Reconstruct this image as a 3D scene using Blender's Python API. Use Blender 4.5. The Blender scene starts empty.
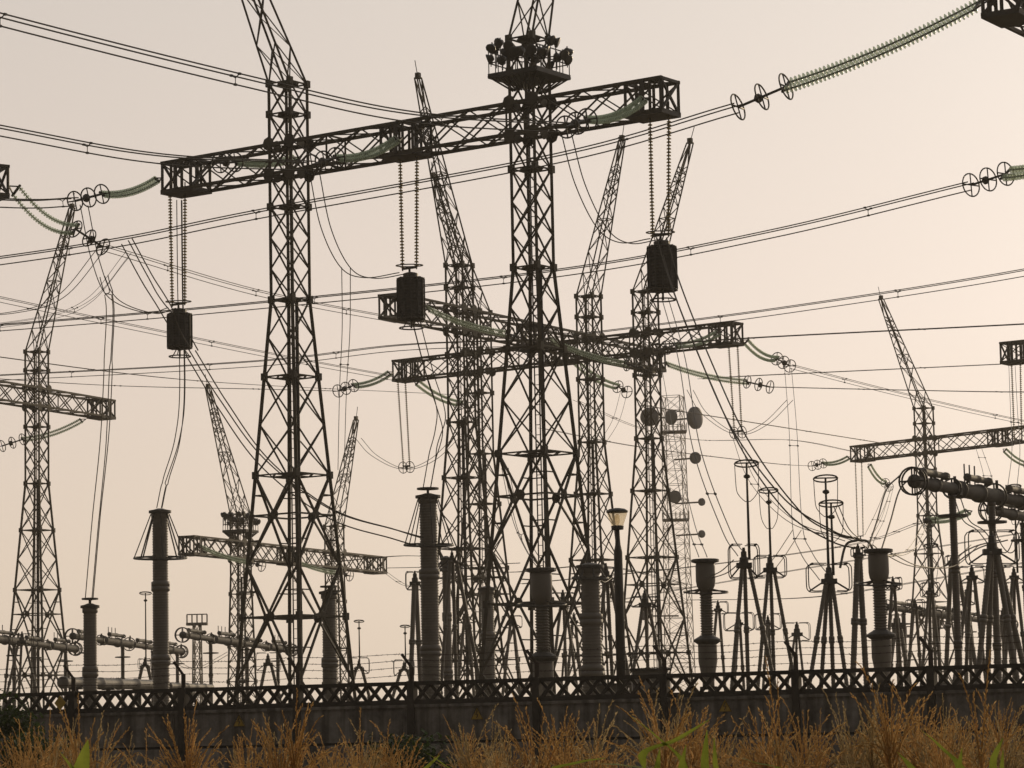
import bpy, math, random
from mathutils import Vector, Matrix
random.seed(7)
V = Vector
R = math.radians
W, H, F = 1024, 768, 3000.0
HC = 1.6
TILT = math.atan((745-384)/F)
ROLL = R(1.2)

scene = bpy.context.scene
col = scene.collection

# ------------------------------------------------------------------ camera
fw = V((0, math.cos(TILT), math.sin(TILT)))
r0 = V((1, 0, 0)); u0 = V((0, -math.sin(TILT), math.cos(TILT)))
rt = r0*math.cos(ROLL) - u0*math.sin(ROLL)
up = r0*math.sin(ROLL) + u0*math.cos(ROLL)
CAM = V((0, 0, HC))
cd = bpy.data.cameras.new('camera'); cam = bpy.data.objects.new('camera', cd); col.objects.link(cam)
cd.sensor_width = 36; cd.lens = 36*F/W; cd.clip_start = .5; cd.clip_end = 20000
cam.matrix_world = Matrix(((rt.x, up.x, -fw.x, 0), (rt.y, up.y, -fw.y, 0), (rt.z, up.z, -fw.z, HC), (0, 0, 0, 1)))
scene.camera = cam

def P(px, py, Y):
    """the point at distance Y (metres along the ground) seen at a photo position"""
    d = fw + rt*((px-512)/F) + up*((384-py)/F)
    return CAM + d*(Y/d.y)
def PX(px, z, Y):
    """the point at height z and distance Y seen in photo column px"""
    a = rt - fw*((px-512)/F); dz = z-HC
    return V((-(a.y*Y + a.z*dz)/a.x, Y, z))

# ------------------------------------------------------------------ materials
def mat(name, base, rough=.6, metal=0., var=.35, scale=3., spec=.4, bump=0., tint=None, trans=0., sheen=0.):
    m = bpy.data.materials.new(name); m.use_nodes = True
    nt = m.node_tree; b = nt.nodes['Principled BSDF']
    tc = nt.nodes.new('ShaderNodeTexCoord')
    n1 = nt.nodes.new('ShaderNodeTexNoise'); n1.inputs['Scale'].default_value = scale; n1.inputs['Detail'].default_value = 6
    n1.inputs['Roughness'].default_value = .65
    nt.links.new(tc.outputs['Object'], n1.inputs['Vector'])
    cr = nt.nodes.new('ShaderNodeValToRGB')
    d = [c*(1-var) for c in base]; l = [min(1, c*(1+var)) for c in base]
    if tint: l = list(tint)
    cr.color_ramp.elements[0].position = .3; cr.color_ramp.elements[0].color = (*d, 1)
    cr.color_ramp.elements[1].position = .72; cr.color_ramp.elements[1].color = (*l, 1)
    nt.links.new(n1.outputs['Fac'], cr.inputs['Fac'])
    nt.links.new(cr.outputs['Color'], b.inputs['Base Color'])
    b.inputs['Roughness'].default_value = rough; b.inputs['Metallic'].default_value = metal
    b.inputs['Specular IOR Level'].default_value = spec
    if trans: b.inputs['Transmission Weight'].default_value = trans
    if bump:
        bp = nt.nodes.new('ShaderNodeBump'); bp.inputs['Strength'].default_value = bump; bp.inputs['Distance'].default_value = .02
        nt.links.new(n1.outputs['Fac'], bp.inputs['Height']); nt.links.new(bp.outputs['Normal'], b.inputs['Normal'])
    return m
def leafmat(name, base, tint, scale=4., tr=.45):
    m = mat(name, base, .65, 0, .4, scale, .25, tint=tint)
    nt = m.node_tree; b = nt.nodes['Principled BSDF']; out = nt.nodes['Material Output']
    t = nt.nodes.new('ShaderNodeBsdfTranslucent'); mx = nt.nodes.new('ShaderNodeMixShader'); mx.inputs['Fac'].default_value = tr
    nt.links.new(b.inputs['Base Color'].links[0].from_socket, t.inputs['Color'])
    nt.links.new(b.outputs[0], mx.inputs[1]); nt.links.new(t.outputs[0], mx.inputs[2]); nt.links.new(mx.outputs[0], out.inputs['Surface'])
    return m
M = {}
M['steel'] = mat('galvanised lattice steel', (.068, .060, .044), .62, .25, .4, 1.2, tint=(.10, .086, .056))
M['steel2'] = mat('dark painted steel', (.05, .047, .042), .55, .2, .3, 2)
M['plate'] = mat('gusset plate steel', (.06, .055, .048), .6, .2, .35, 2)
M['wire'] = mat('weathered conductor', (.07, .06, .045), .55, .4, .2, 2)
M['alu'] = mat('aluminium tube', (.16, .15, .135), .6, .3, .25, 2)
M['porc'] = mat('grey glazed porcelain', (.135, .12, .10), .55, 0, .2, .6, .5)
M['porcd'] = mat('brown glazed porcelain', (.10, .085, .07), .3, 0, .25, .8, .5)
M['porcbk'] = mat('dark breaker porcelain', (.10, .095, .088), .72, 0, .3, 1, .25)
M['trap'] = mat('tarred coil', (.035, .032, .03), .6, 0, .3, 3)
M['conc'] = mat('weathered fence concrete', (.25, .23, .21), .9, 0, .45, 2.2, .2, .4)
def stains(m):
    nt = m.node_tree; b = nt.nodes['Principled BSDF']; src = b.inputs['Base Color'].links[0].from_socket
    tc = nt.nodes.new('ShaderNodeTexCoord'); mp = nt.nodes.new('ShaderNodeMapping'); mp.inputs['Scale'].default_value = (5, 5, .35)
    nt.links.new(tc.outputs['Object'], mp.inputs['Vector']); nz = nt.nodes.new('ShaderNodeTexNoise'); nz.inputs['Scale'].default_value = 1.; nz.inputs['Detail'].default_value = 5
    nt.links.new(mp.outputs[0], nz.inputs['Vector']); r = nt.nodes.new('ShaderNodeValToRGB'); r.color_ramp.elements[0].position = .38; r.color_ramp.elements[0].color = (.35, .33, .30, 1); r.color_ramp.elements[1].position = .62
    nt.links.new(nz.outputs['Fac'], r.inputs['Fac']); mx = nt.nodes.new('ShaderNodeMix'); mx.data_type = 'RGBA'; mx.blend_type = 'MULTIPLY'; mx.inputs[0].default_value = .8
    nt.links.new(src, mx.inputs[6]); nt.links.new(r.outputs[0], mx.inputs[7]); nt.links.new(mx.outputs[2], b.inputs['Base Color'])
stains(M['conc'])
M['concd'] = mat('dark stained concrete', (.06, .053, .045), .9, 0, .4, 1.4, .2, .4)
M['rust'] = mat('rusty iron', (.06, .045, .035), .85, .1, .4, 5)
M['yellow'] = mat('faded yellow enamel', (.42, .27, .04), .55, 0, .25, 6)
M['black'] = mat('black enamel and groove shade', (.02, .02, .02), .5, 0, .2, 6)
M['dish'] = mat('grey radome', (.085, .088, .10), .6, 0, .15, 1)
M['mast'] = mat('haze paled tower steel', (.20, .18, .16), .6, 0, .2, 1)  # faded grey: distance haze put into the steel colour
M['floodglass'] = mat('lamp housing', (.05, .05, .05), .35, .3, .2, 3)
M['soil'] = mat('dry field soil', (.16, .12, .08), .95, 0, .4, .4, .1, .5, tint=(.22, .18, .10))
M['tassel'] = leafmat('dry maize tassel', (.58, .35, .125), (.86, .59, .26), 6, .55)
M['tassel2'] = leafmat('pale maize tassel', (.58, .42, .20), (.78, .63, .36), 6, .55)
M['stalk'] = leafmat('maize stalk', (.20, .19, .06), (.32, .25, .09), 5, .2)
M['leafg'] = leafmat('green maize leaf', (.14, .20, .02), (.26, .32, .04), 4, .55)
M['leafb'] = leafmat('sunlit maize leaf', (.19, .25, .03), (.34, .38, .055), 4, .55)
M['leafd'] = leafmat('dry maize leaf', (.28, .17, .07), (.40, .27, .12), 5, .4)
M['shrub'] = leafmat('shrub leaf', (.035, .06, .015), (.07, .10, .03), 3, .3)
M['bark'] = mat('bark', (.09, .07, .05), .9)
def glassmat(name, base, trl, trn, f1, f2):
    m = mat(name, base, .18, 0, .15, 2, .6)
    nt = m.node_tree; b = nt.nodes['Principled BSDF']; out = nt.nodes['Material Output']
    t = nt.nodes.new('ShaderNodeBsdfTranslucent'); t.inputs['Color'].default_value = (*trl, 1)
    tr = nt.nodes.new('ShaderNodeBsdfTransparent'); tr.inputs['Color'].default_value = (*trn, 1)
    m1 = nt.nodes.new('ShaderNodeMixShader'); m1.inputs['Fac'].default_value = f1
    m2 = nt.nodes.new('ShaderNodeMixShader'); m2.inputs['Fac'].default_value = f2
    nt.links.new(b.outputs[0], m1.inputs[1]); nt.links.new(t.outputs[0], m1.inputs[2])
    nt.links.new(m1.outputs[0], m2.inputs[1]); nt.links.new(tr.outputs[0], m2.inputs[2]); nt.links.new(m2.outputs[0], out.inputs['Surface'])
    return m
M['glassb'] = glassmat('smoky toughened glass', (.20, .17, .10), (.55, .48, .30), (.66, .60, .46), .4, .4)
M['glass'] = glassmat('green toughened glass', (.58, .65, .57), (.74, .82, .66), (.86, .91, .84), .5, .48)  # base colour lightened to stand in for sky reflected in the discs
def lampglass():
    m = mat('ribbed lamp glass', (.75, .66, .5), .25, 0, .1, 8, .5)
    nt = m.node_tree; b = nt.nodes['Principled BSDF']; out = nt.nodes['Material Output']
    t = nt.nodes.new('ShaderNodeBsdfTranslucent'); t.inputs['Color'].default_value = (.95, .88, .72, 1)
    tr = nt.nodes.new('ShaderNodeBsdfTransparent'); tr.inputs['Color'].default_value = (.95, .9, .8, 1)
    m1 = nt.nodes.new('ShaderNodeMixShader'); m1.inputs['Fac'].default_value = .75
    m2 = nt.nodes.new('ShaderNodeMixShader'); m2.inputs['Fac'].default_value = .72
    nt.links.new(b.outputs[0], m1.inputs[1]); nt.links.new(t.outputs[0], m1.inputs[2])
    nt.links.new(m1.outputs[0], m2.inputs[1]); nt.links.new(tr.outputs[0], m2.inputs[2]); nt.links.new(m2.outputs[0], out.inputs['Surface'])
    return m
M['lampglass'] = lampglass()

# ------------------------------------------------------------------ mesh builder
def basis(t):
    t = t.normalized()
    a = V((0, 0, 1)) if abs(t.z) < .95 else V((0, 1, 0))
    s = t.cross(a).normalized(); return t, s, s.cross(t).normalized()
class MB:
    def __init__(s): s.v = []; s.f = []; s.sm = False
    def bar(s, p, q, w, h=None):
        h = h or w
        if (q-p).length < 1e-4: return s
        t, a, b = basis(q-p); n = len(s.v)
        for o in (p, q):
            for x, y in ((-1, -1), (1, -1), (1, 1), (-1, 1)): s.v.append(o + a*(x*w/2) + b*(y*h/2))
        s.f += [(n, n+3, n+2, n+1), (n+4, n+5, n+6, n+7)] + [(n+i, n+(i+1) % 4, n+4+(i+1) % 4, n+4+i) for i in range(4)]
        return s
    def angle(s, p, q, w, side, th=None):
        """an L section: two thin flanges meeting on the line p-q"""
        th = th or w*.16
        t, a, b = basis(q-p)
        a2 = (side - t*side.dot(t)).normalized(); b2 = t.cross(a2)
        x = (a2+b2).normalized(); y = (a2-b2).normalized()
        for d, e in ((x, y), (y, x)):
            n = len(s.v)
            for o in (p, q):
                for k, l in ((0, 0), (w, 0), (w, th), (0, th)): s.v.append(o + d*k + e*l)
            s.f += [(n, n+3, n+2, n+1), (n+4, n+5, n+6, n+7)] + [(n+i, n+(i+1) % 4, n+4+(i+1) % 4, n+4+i) for i in range(4)]
        return s
    def box(s, c, x, y, z):
        n = len(s.v)
        for k in (-.5, .5):
            for i, j in ((-.5, -.5), (.5, -.5), (.5, .5), (-.5, .5)): s.v.append(c + x*i + y*j + z*k)
        s.f += [(n, n+3, n+2, n+1), (n+4, n+5, n+6, n+7)] + [(n+i, n+(i+1) % 4, n+4+(i+1) % 4, n+4+i) for i in range(4)]
        return s
    def tube(s, pts, r, n=6, closed=False):
        m = len(pts); base = len(s.v); rs = r if isinstance(r, (list, tuple)) else [r]*m
        prev = None
        for i, p in enumerate(pts):
            if closed: t = pts[(i+1) % m] - pts[i-1]
            else: t = pts[min(i+1, m-1)] - pts[max(i-1, 0)]
            if t.length < 1e-9: t = V((0, 0, 1))
            t = t.normalized()
            if prev is None: _, a, b = basis(t)
            else:
                a = prev - t*prev.dot(t)
                if a.length < 1e-6: _, a, b = basis(t)
                a.normalize(); b = a.cross(t)
            prev = a
            for k in range(n):
                g = 2*math.pi*k/n; s.v.append(p + a*(math.cos(g)*rs[i]) + b*(math.sin(g)*rs[i]))
        for i in range(m if closed else m-1):
            j = (i+1) % m
            for k in range(n):
                l = (k+1) % n; s.f.append((base+i*n+k, base+i*n+l, base+j*n+l, base+j*n+k))
        if not closed:
            s.f.append(tuple(base+k for k in range(n))[::-1]); s.f.append(tuple(base+(m-1)*n+k for k in range(n)))
        return s
    def lathe(s, c, axis, prof, n=14):
        t, a, b = basis(axis); base = len(s.v); m = len(prof)
        for h, r in prof:
            for k in range(n):
                g = 2*math.pi*k/n; s.v.append(c + t*h + a*(math.cos(g)*r) + b*(math.sin(g)*r))
        for i in range(m-1):
            for k in range(n):
                l = (k+1) % n; s.f.append((base+i*n+k, base+i*n+l, base+(i+1)*n+l, base+(i+1)*n+k))
        s.f.append(tuple(base+k for k in range(n))[::-1]); s.f.append(tuple(base+(m-1)*n+k for k in range(n)))
        return s
    def ring(s, c, nrm, rad, r, n=24, k=6):
        t, a, b = basis(nrm)
        return s.tube([c + a*(math.cos(2*math.pi*i/n)*rad) + b*(math.sin(2*math.pi*i/n)*rad) for i in range(n)], r, k, True)
    def wheel(s, c, nrm, rad, r, n=24):
        s.ring(c, nrm, rad, r, n); t, a, b = basis(nrm)
        for d in (a, b): s.bar(c - d*rad, c + d*rad, r*1.5)
        return s
    def build(s, name, m, parent=None, smooth=False):
        o3 = V((0, 0, 0)); q = parent
        if parent is not None:
            while q.parent: q = q.parent
            o3 = V(q.location)
        me = bpy.data.meshes.new(name); me.from_pydata([tuple(v-o3) for v in s.v], [], s.f); me.update()
        if smooth:
            for p in me.polygons: p.use_smooth = True
        me.materials.append(M[m] if isinstance(m, str) else m)
        o = bpy.data.objects.new(name, me); col.objects.link(o)
        if parent is not None: o.parent = parent
        return o
def tag(o, label=None, cat=None, group=None, kind=None):
    if label: o['label'] = label
    if cat: o['category'] = cat
    if group: o['group'] = group
    if kind: o['kind'] = kind
    return o
def thing(name, loc, label, cat, group=None):
    o = bpy.data.objects.new(name, None); o.empty_display_size = .3; col.objects.link(o); o.location = loc
    return tag(o, label, cat, group)
def spline(pts, k=10):
    out = []
    for i in range(len(pts)-1):
        p0 = pts[max(i-1, 0)]; p1 = pts[i]; p2 = pts[i+1]; p3 = pts[min(i+2, len(pts)-1)]
        if i == 0: p0 = p1*2-p2
        if i == len(pts)-2: p3 = p2*2-p1
        for j in range(k):
            t = j/k
            out.append(.5*(2*p1 + (p2-p0)*t + (2*p0-5*p1+4*p2-p3)*t*t + (3*p1-p0-3*p2+p3)*t**3))
    out.append(pts[-1]); return out

# ------------------------------------------------------------------ lattice pieces
def panel(mb, A, B, lw, bw, pat='X', horiz=True, flip=0):
    """one storey of a square lattice between the corner lists A (low) and B (high)"""
    c = sum(A, V())/4
    for i in range(4):
        j = (i+1) % 4
        if pat == 'X':
            mb.bar(A[i], B[j], bw, bw*.6); mb.bar(A[j], B[i], bw, bw*.6)
        elif pat == 'Z':
            if (i+flip) % 2: mb.bar(A[i], B[j], bw, bw*.6)
            else: mb.bar(A[j], B[i], bw, bw*.6)
        elif pat == 'K':     # tall panel: X plus a belt through the crossing and secondary struts
            mA = (A[i]+A[j])/2; mB = (B[i]+B[j])/2; mid = (A[i]+A[j]+B[i]+B[j])/4
            wA = (A[j]-A[i]).length; wB = (B[j]-B[i]).length; t = wA/(wA+wB)
            x = A[i]+(B[j]-A[i])*t
            li = A[i]+(B[i]-A[i])*t; lj = A[j]+(B[j]-A[j])*t
            mb.bar(A[i], B[j], bw*1.35, bw); mb.bar(A[j], B[i], bw*1.35, bw)
            mb.bar(li, lj, bw*1.1, bw)
            for (leg0, leg1, far) in ((A[i], li, x), (A[j], lj, x)):
                m_ = (leg0+leg1)/2; d_ = leg0+(far-leg0)*.5; mb.bar(m_, d_, bw*.7)
            for (leg0, leg1, far) in ((li, B[i], x), (lj, B[j], x)):
                m_ = (leg0+leg1)/2; d_ = leg1+(far-leg1)*.5; mb.bar(m_, d_, bw*.7)
        if horiz: mb.bar(B[i], B[j], bw*1.1, bw*.8)
def gusset(mb, p, n, s):
    t = n.normalized(); mb.lathe(p - t*.03, t, [(0, s*.56), (.06, s*.56)], 8)

ZK, ZB, ZF = 33.4, 29.7, 22.9         # top of the shaft, beam axis, start of the flare
def portal(label, e1, e2, cols, tips, plat=None, small=None, zk=ZK, zb=ZB, zf=ZF, s_top=1.30, s_base=4.55, tipY=None, group='lattice portal gantries', attach=(0., .5, 1.), det=1):
    """a lattice gantry: e1, e2 plan positions of the beam ends; cols: parameters along the beam"""
    d = (e2-e1); d.z = 0; u = d.normalized(); v = V((-u.y, u.x, 0))
    root = thing('lattice_portal', V((e1.x+d.x*cols[0], e1.y+d.y*cols[0], 0)), label, 'portal gantry', group)
    def size(z): return s_top if z >= zf else s_top + (s_base-s_top)*(zf-z)/zf
    for ci, t in enumerate(cols):
        c = V((e1.x+d.x*t, e1.y+d.y*t, 0))
        def quad(z):
            h = size(z)/2
            return [c + u*(a*h) + v*(b*h) + V((0, 0, z)) for a, b in ((-1, -1), (1, -1), (1, 1), (-1, 1))]
        mb = MB()
        lv = [.0, 4.8, 10.2, 14.5, 16.9, 19.2, 21.1, zf]
        n = max(2, round((zk-zf)/1.42)); lv += [zf+(zk-zf)*(i+1)/n for i in range(n)]
        if small: lv = [i*zf/11 for i in range(12)] + [zf+(zk-zf)*(i+1)/n for i in range(n)]
        lw, bw = .138, .078
        q0 = quad(0); q1 = quad(zf); q2 = quad(zk)
        for i in range(4):
            mb.bar(q0[i], q1[i], lw*1.15); mb.bar(q1[i], q2[i], lw)
        gp = mb
        for li in range(len(lv)-1):
            A, B = quad(lv[li]), quad(lv[li+1])
            tall = (not small) and li < 3
            belt = li in (2, 4, 6) or (li > 7 and li % 3 == 0) or li == len(lv)-2
            panel(mb, A, B, lw, bw, 'K' if tall else 'X', belt)
            for i in range(4):
                j = (i+1) % 4; fn = (A[i]+A[j])/2 - V((c.x, c.y, A[i].z)); wA = (A[j]-A[i]).length; wB = (B[j]-B[i]).length
                x = A[i]+(B[j]-A[i])*(wA/(wA+wB))
                if tall: gusset(gp, x, fn, .42)
            if belt or tall:
                B2 = B if belt else [A[i]+(B[i]-A[i])*(wA/(wA+wB)) for i in range(4)]
                m_ = [(B2[i]+B2[(i+1) % 4])/2 for i in range(4)]
                for i in range(4): mb.bar(m_[i], m_[(i+1) % 4], bw*.9)
                mb.bar(m_[0], m_[2], bw*.9); mb.bar(m_[1], m_[3], bw*.9)
                for q_ in B2: mb.box(q_, u*.24, v*.24, V((0, 0, .34)))
                if not tall: mb.lathe(sum(B2, V())/4 - V((0, 0, .13)), V((0, 0, 1)), [(0, .2), (.08, .42), (.2, .42), (.28, .2)], 8)
        # knots where the beam crosses the shaft
        h = s_top/2
        for zz in (zb-.75, zb+.75):
            for a, b in ((-1, -1), (1, -1), (1, 1), (-1, 1)):
                p = c + u*(a*h) + v*(b*(h+.09)) + V((0, 0, zz)); gusset(gp, p, v, .6)
            for a in (-1, 1): gusset(gp, c + u*(a*(h+.09)) + V((0, 0, zz)), u, .5)
        cobj = mb.build('column', 'steel', root)
        # cable ladder up the inside
        ld = MB(); lo = c + v*(.1)
        for sx in (-.14, .11): ld.bar(lo + u*sx + V((0, 0, .3)), lo + u*sx + V((0, 0, zk-.3)), .06)
        z = .5
        while z < zk-.4: ld.bar(lo - u*.14 + V((0, 0, z)), lo + u*.14 + V((0, 0, z)), .03); z += .45
        ld.bar(lo + u*.3 + V((0, 0, .3)), lo + u*.3 + V((0, 0, zf)), .16)
        ld.build('ladder', 'steel2', cobj)
        for p in q0: MB().box(V((p.x, p.y, .15)), u*.9, v*.9, V((0, 0, .5))).build('footing', 'concd', cobj)
        # bent lightning mast
        if tips and tips[ci]:
            tip = tips[ci]
            hh = .17; top = [tip + u*(a*hh) + v*(b*hh) for a, b in ((-1, -1), (1, -1), (1, 1), (-1, 1))]
            mm = MB()
            for i in range(4): mm.bar(q2[i], top[i], .10)
            nn = 12; f0 = 0
            for i in range(nn):
                f1 = 1-(1-f0)*.845 if i < nn-1 else 1.
                A = [q2[k_]+(top[k_]-q2[k_])*f0 for k_ in range(4)]; B = [q2[k_]+(top[k_]-q2[k_])*f1 for k_ in range(4)]
                panel(mm, A, B, .1, .06, 'Z' if i % 3 else 'X', i % 4 == 3, i % 2); f0 = f1
            gusset(mm, tip, V((0, 0, 1)), .5)
            mm.box(tip + V((0, 0, .15)), u*.3, v*.3, V((0, 0, .4)))
            mo = mm.build('lightning_mast', 'steel', root)
            sp = MB().tube([tip, tip + (tip-q2[0]).normalized()*.9 + V((0, 0, .35))], .03, 5)
            sp.build('rod', 'steel2', mo)
        if plat is not None and plat == ci: platform(root, c, u, v, zk-1.75 if not small else zk-1.5, 2.7 if not small else 2.3, s_top)
    # beam
    mb = MB(); h = .71; L = d.length; n = int(L/2.0)
    b0 = V((e1.x, e1.y, zb))
    def cor(t): return [b0 + u*(t*L) + v*(a*h) + V((0, 0, b*h)) for a, b in ((-1, -1), (1, -1), (1, 1), (-1, 1))]
    c0, c1 = cor(0), cor(1)
    for i in range(4): mb.bar(c0[i], c1[i], .15)
    for i in range(n): panel(mb, cor(i/n), cor((i+1)/n), .1, .085, 'X', i % 5 == 4, 0)
    bo = mb.build('crossbeam', 'steel', root)
    for t in attach:
        tt = t*(L-2.)/L + 1./L
        fr = MB()
        for k_ in (-.93, -.35, .35, .93):
            q = cor(min(1, max(0, tt + k_/L)))
            for i in range(4): fr.bar(q[i], q[(i+1) % 4], .13)
            if abs(k_) > .5:
                fr.bar(q[0], q[2], .1); fr.bar(q[1], q[3], .1)
        cc = b0 + u*(tt*L)
        fr.box(cc - V((0, 0, h+.1)), u*2.0, v*1.56, V((0, 0, .1)))
        for sd in (-1, 1):
            fr.box(cc + v*(sd*(h+.09)) , u*.22, v*.05, V((0, 0, 1.5)))
        fr.build('attachment_frame', 'plate', bo)
    return root, e1, u, v, L
def platform(root, c, u, v, z, s, s_top):
    mb = MB(); o = c + V((0, 0, z))
    mb.box(o, u*s, v*s, V((0, 0, .22)))
    for k in range(9):
        f = -1+k/4
        mb.bar(o + u*(f*s/2) - v*(s/2), o + u*(f*s/2)*.35 - V((0, 0, .7)) - v*(.6), .07); mb.bar(o + u*(f*s/2) + v*(s/2), o + u*(f*s/2)*.35 - V((0, 0, .7)) + v*(.6), .07)
    po = mb.build('floodlight_platform', 'steel2', root)
    rl = MB(); h = s/2-.04
    cs = [o + u*(a*h) + v*(b*h) for a, b in ((-1, -1), (1, -1), (1, 1), (-1, 1))]
    for i in range(4):
        p, q = cs[i], cs[(i+1) % 4]
        for k in range(5): rl.bar(p+(q-p)*(k/5), p+(q-p)*(k/5) + V((0, 0, 1.15)), .045)
        for zz in (.6, 1.12): rl.bar(p + V((0, 0, zz)), q + V((0, 0, zz)), .045)
    rl.build('railing', 'steel2', po)
    rnd = random.Random(5)
    for i in range(4):
        p, q = cs[i], cs[(i+1) % 4]; out = ((p+q)/2-o).normalized()
        for k in range(6):
            a = p+(q-p)*((k+.3+.4*rnd.random())/6) + V((0, 0, .75 + rnd.random()*.75)) + out*.05
            dr = (out + V((rnd.uniform(-.5, .5), rnd.uniform(-.5, .5), -.45))).normalized()
            fl = MB()
            fl.lathe(a - dr*.14, dr, [(0, .05), (.02, .12), (.14, .17), (.24, .245), (.30, .25), (.31, .22)], 10)
            fl.bar(a, V((a.x, a.y, o.z+.5)), .045)
            fl.bar(a - out*.02 - V((0, 0, .24)), a + V((0, 0, .22)), .06)
            fl.build('floodlight', 'floodglass', po, True)

# ------------------------------------------------------------------ plan positions of the gantries
def end(px, Y, z=ZB): p = PX(px, z, Y); return V((p.x, p.y, 0))
def par(e1, e2, px, z=20):
    a = rt - fw*((px-512)/F); d1 = V((e1.x, e1.y, z-HC)); dd = V((e2.x-e1.x, e2.y-e1.y, 0))
    return -a.dot(d1)/a.dot(dd)
def gantry(label, E1, E2, cpx, tips, **kw):
    z = kw.get('zb', ZB)
    e1 = end(*E1, z); e2 = end(*E2, z)
    cols = [par(e1, e2, c, kw.get('zf', ZF)) for c in cpx]
    tp = []
    for c, t in zip(cols, tips):
        Yc = e1.y+(e2.y-e1.y)*c
        tp.append(P(t[0], t[1], Yc) if t else None)
    return portal(label, e1, e2, cols, tp, **kw)
G1 = gantry('front lattice gantry with floodlight platform on its right column and beam rising right', (171, 146), (671, 129), (290.5, 533.5), ((196, -160), (573, -205)), plat=1)
GA = gantry('lattice gantry whose beam slopes down to the right from behind the middle line trap', (388, 190), (657, 221.5), (462, 592), ((418, 78), (622, 140)))
GB = gantry('lattice gantry behind, beam rising to the right and ending beside the right hanging insulators', (398, 224), (738, 206.5), (481, 649), ((434, 178), (690, 143)))
GL = gantry('left lattice gantry with one column and its beam end above the short grey post', (-200, 210), (108, 245.5), (37,), ((72, 208),))
GR = gantry('lattice gantry on the right with mast leaning left behind the big horizontal breaker', (855, 298), (1160, 270), (927.5,), ((881, 299),))
GF = gantry('low far lattice gantry with small floodlight platform seen through the front column legs', (186, 250), (380, 284), (241, 335), ((208, 388), (356, 420)), plat=0, small=1, zk=21.9, zb=18.75, zf=16.5, s_base=2.1)
def gantry_dir(label, px, Y, ang, L, colt):
    e = end(px, Y); return portal(label, e, e + V((math.cos(ang), math.sin(ang), 0))*L, colt, [e + V((math.cos(ang), math.sin(ang), 0))*(L*colt[0]+3) + V((0, 0, 45))]*1, attach=(0,.9))
GN = gantry_dir('nearest gantry beam end poking in at the top right corner', 999, 112, R(58), 34, (.42,))
GW = gantry_dir('gantry beam end at the left edge holding the sagging green insulator chains', 3, 146, R(215), 30, (.3,))
GE = gantry_dir('gantry beam end at the right edge above two hanging insulator strings', 1004, 221, R(-35), 30, (.35,))

# ------------------------------------------------------------------ conductors
def bundle(label, pts, n=3, off=.22, r=.031, sp=11., cat='conductor bundle', group='overhead conductor bundles', name='conductor_bundle', k=10):
    q = spline(pts, k)
    root = thing(name, q[0], label, cat, group)
    offs = {1: [(0, 0)], 2: [(-1, 0), (1, 0)], 3: [(-1, .6), (1, .6), (0, -1.1)]}[n]
    lines = [[] for _ in offs]; N = []
    for i, p in enumerate(q):
        t = (q[min(i+1, len(q)-1)]-q[max(i-1, 0)]).normalized()
        sd = V((t.y, -t.x, 0))
        if sd.length < .25 or n == 2: sd = V((.85, .5, 0))
        sd.normalize(); upv = sd.cross(t).normalized()
        if upv.z < 0: upv = -upv
        N.append((sd, upv))
        for l, (a, b) in zip(lines, offs): l.append(p + sd*(a*off) + upv*(b*off))
    for l in lines: MB().tube(l, r, 5).build('conductor', 'wire', root)
    if sp and n > 1:
        acc = sp*.4
        for i in range(1, len(q)):
            acc += (q[i]-q[i-1]).length
            if acc > sp:
                acc = 0; m = MB(); c = sum((l[i] for l in lines), V())/n
                for l in lines: m.bar(l[i], c, .03); m.box(l[i], N[i][0]*.08, N[i][1]*.08, N[i][0].cross(N[i][1])*.12)
                m.build('spacer', 'steel2', root)
    return root
def chain_pts(a, b, sag, n=24):
    return [a+(b-a)*(i/n) - V((0, 0, sag*4*(i/n)*(1-i/n))) for i in range(n+1)]
def discs(mb, pts, pitch, rad, n=10):
    acc = 0
    for i in range(1, len(pts)):
        d = pts[i]-pts[i-1]; L = d.length; t = d/L
        while acc < L:
            c = pts[i-1]+t*acc
            mb.lathe(c, t, [(-.05, rad*.25), (-.035, rad*.6), (0.0, rad*.97), (.02, rad), (.03, rad*.9), (.02, rad*.3)], n); acc += pitch
        acc -= L
def tension(label, a, b, rings=3, sag=.5, rad=.12, pitch=.175, sepv=.2, RR=.46, RS=.7, group='tension insulator chains', gl='glass', hook=.5):
    """double chain from the beam (a) to the clamp (b)"""
    root = thing('tension_insulator', a, label, 'insulator chain', group)
    d = (b-a); L = d.length; t = d/L; sd = V((t.y, -t.x, 0)).normalized()
    rl = RS*max(rings-.35, .5); sag *= .6
    b1 = b - t*(rl)*1.1; a1 = a + t*hook
    for k in (-1, 1):
        o = sd*(k*sepv*.7) + V((0, 0, k*sepv*.6))
        pts = chain_pts(a1+o, b1+o, sag)
        g = MB(); discs(g, pts, pitch, rad)
        co = g.build('insulator_chain', gl, root, True)
        MB().tube(pts, rad*.22, 5).build('metal_pins', 'steel2', co)
    y, z = MB(), MB()
    for p, y_ in ((a1, z), (b1, y)): y_.bar(p + sd*sepv + V((0, 0, sepv*.8)), p - sd*sepv - V((0, 0, sepv*.8)), .1)
    z.bar(a, a1 + sd*sepv*.7 + V((0, 0, sepv*.6)), .06); z.bar(a, a1 - sd*sepv*.7 - V((0, 0, sepv*.6)), .06)
    y.tube([b1, b], .06, 5)
    y.lathe(b1 + (b-b1)*.55, t, [(-.15, .05), (0, .2), (.12, .2), (.25, .05)], 8)
    z.build('yoke', 'steel2', root); y.build('clamp', 'steel2', root)
    for k in range(rings):
        MB().wheel(b1 + (b-b1)*(k/max(1, rings-1)), t, RR, .035).build('grading_ring', 'steel2', root, True)
    return root
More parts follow.
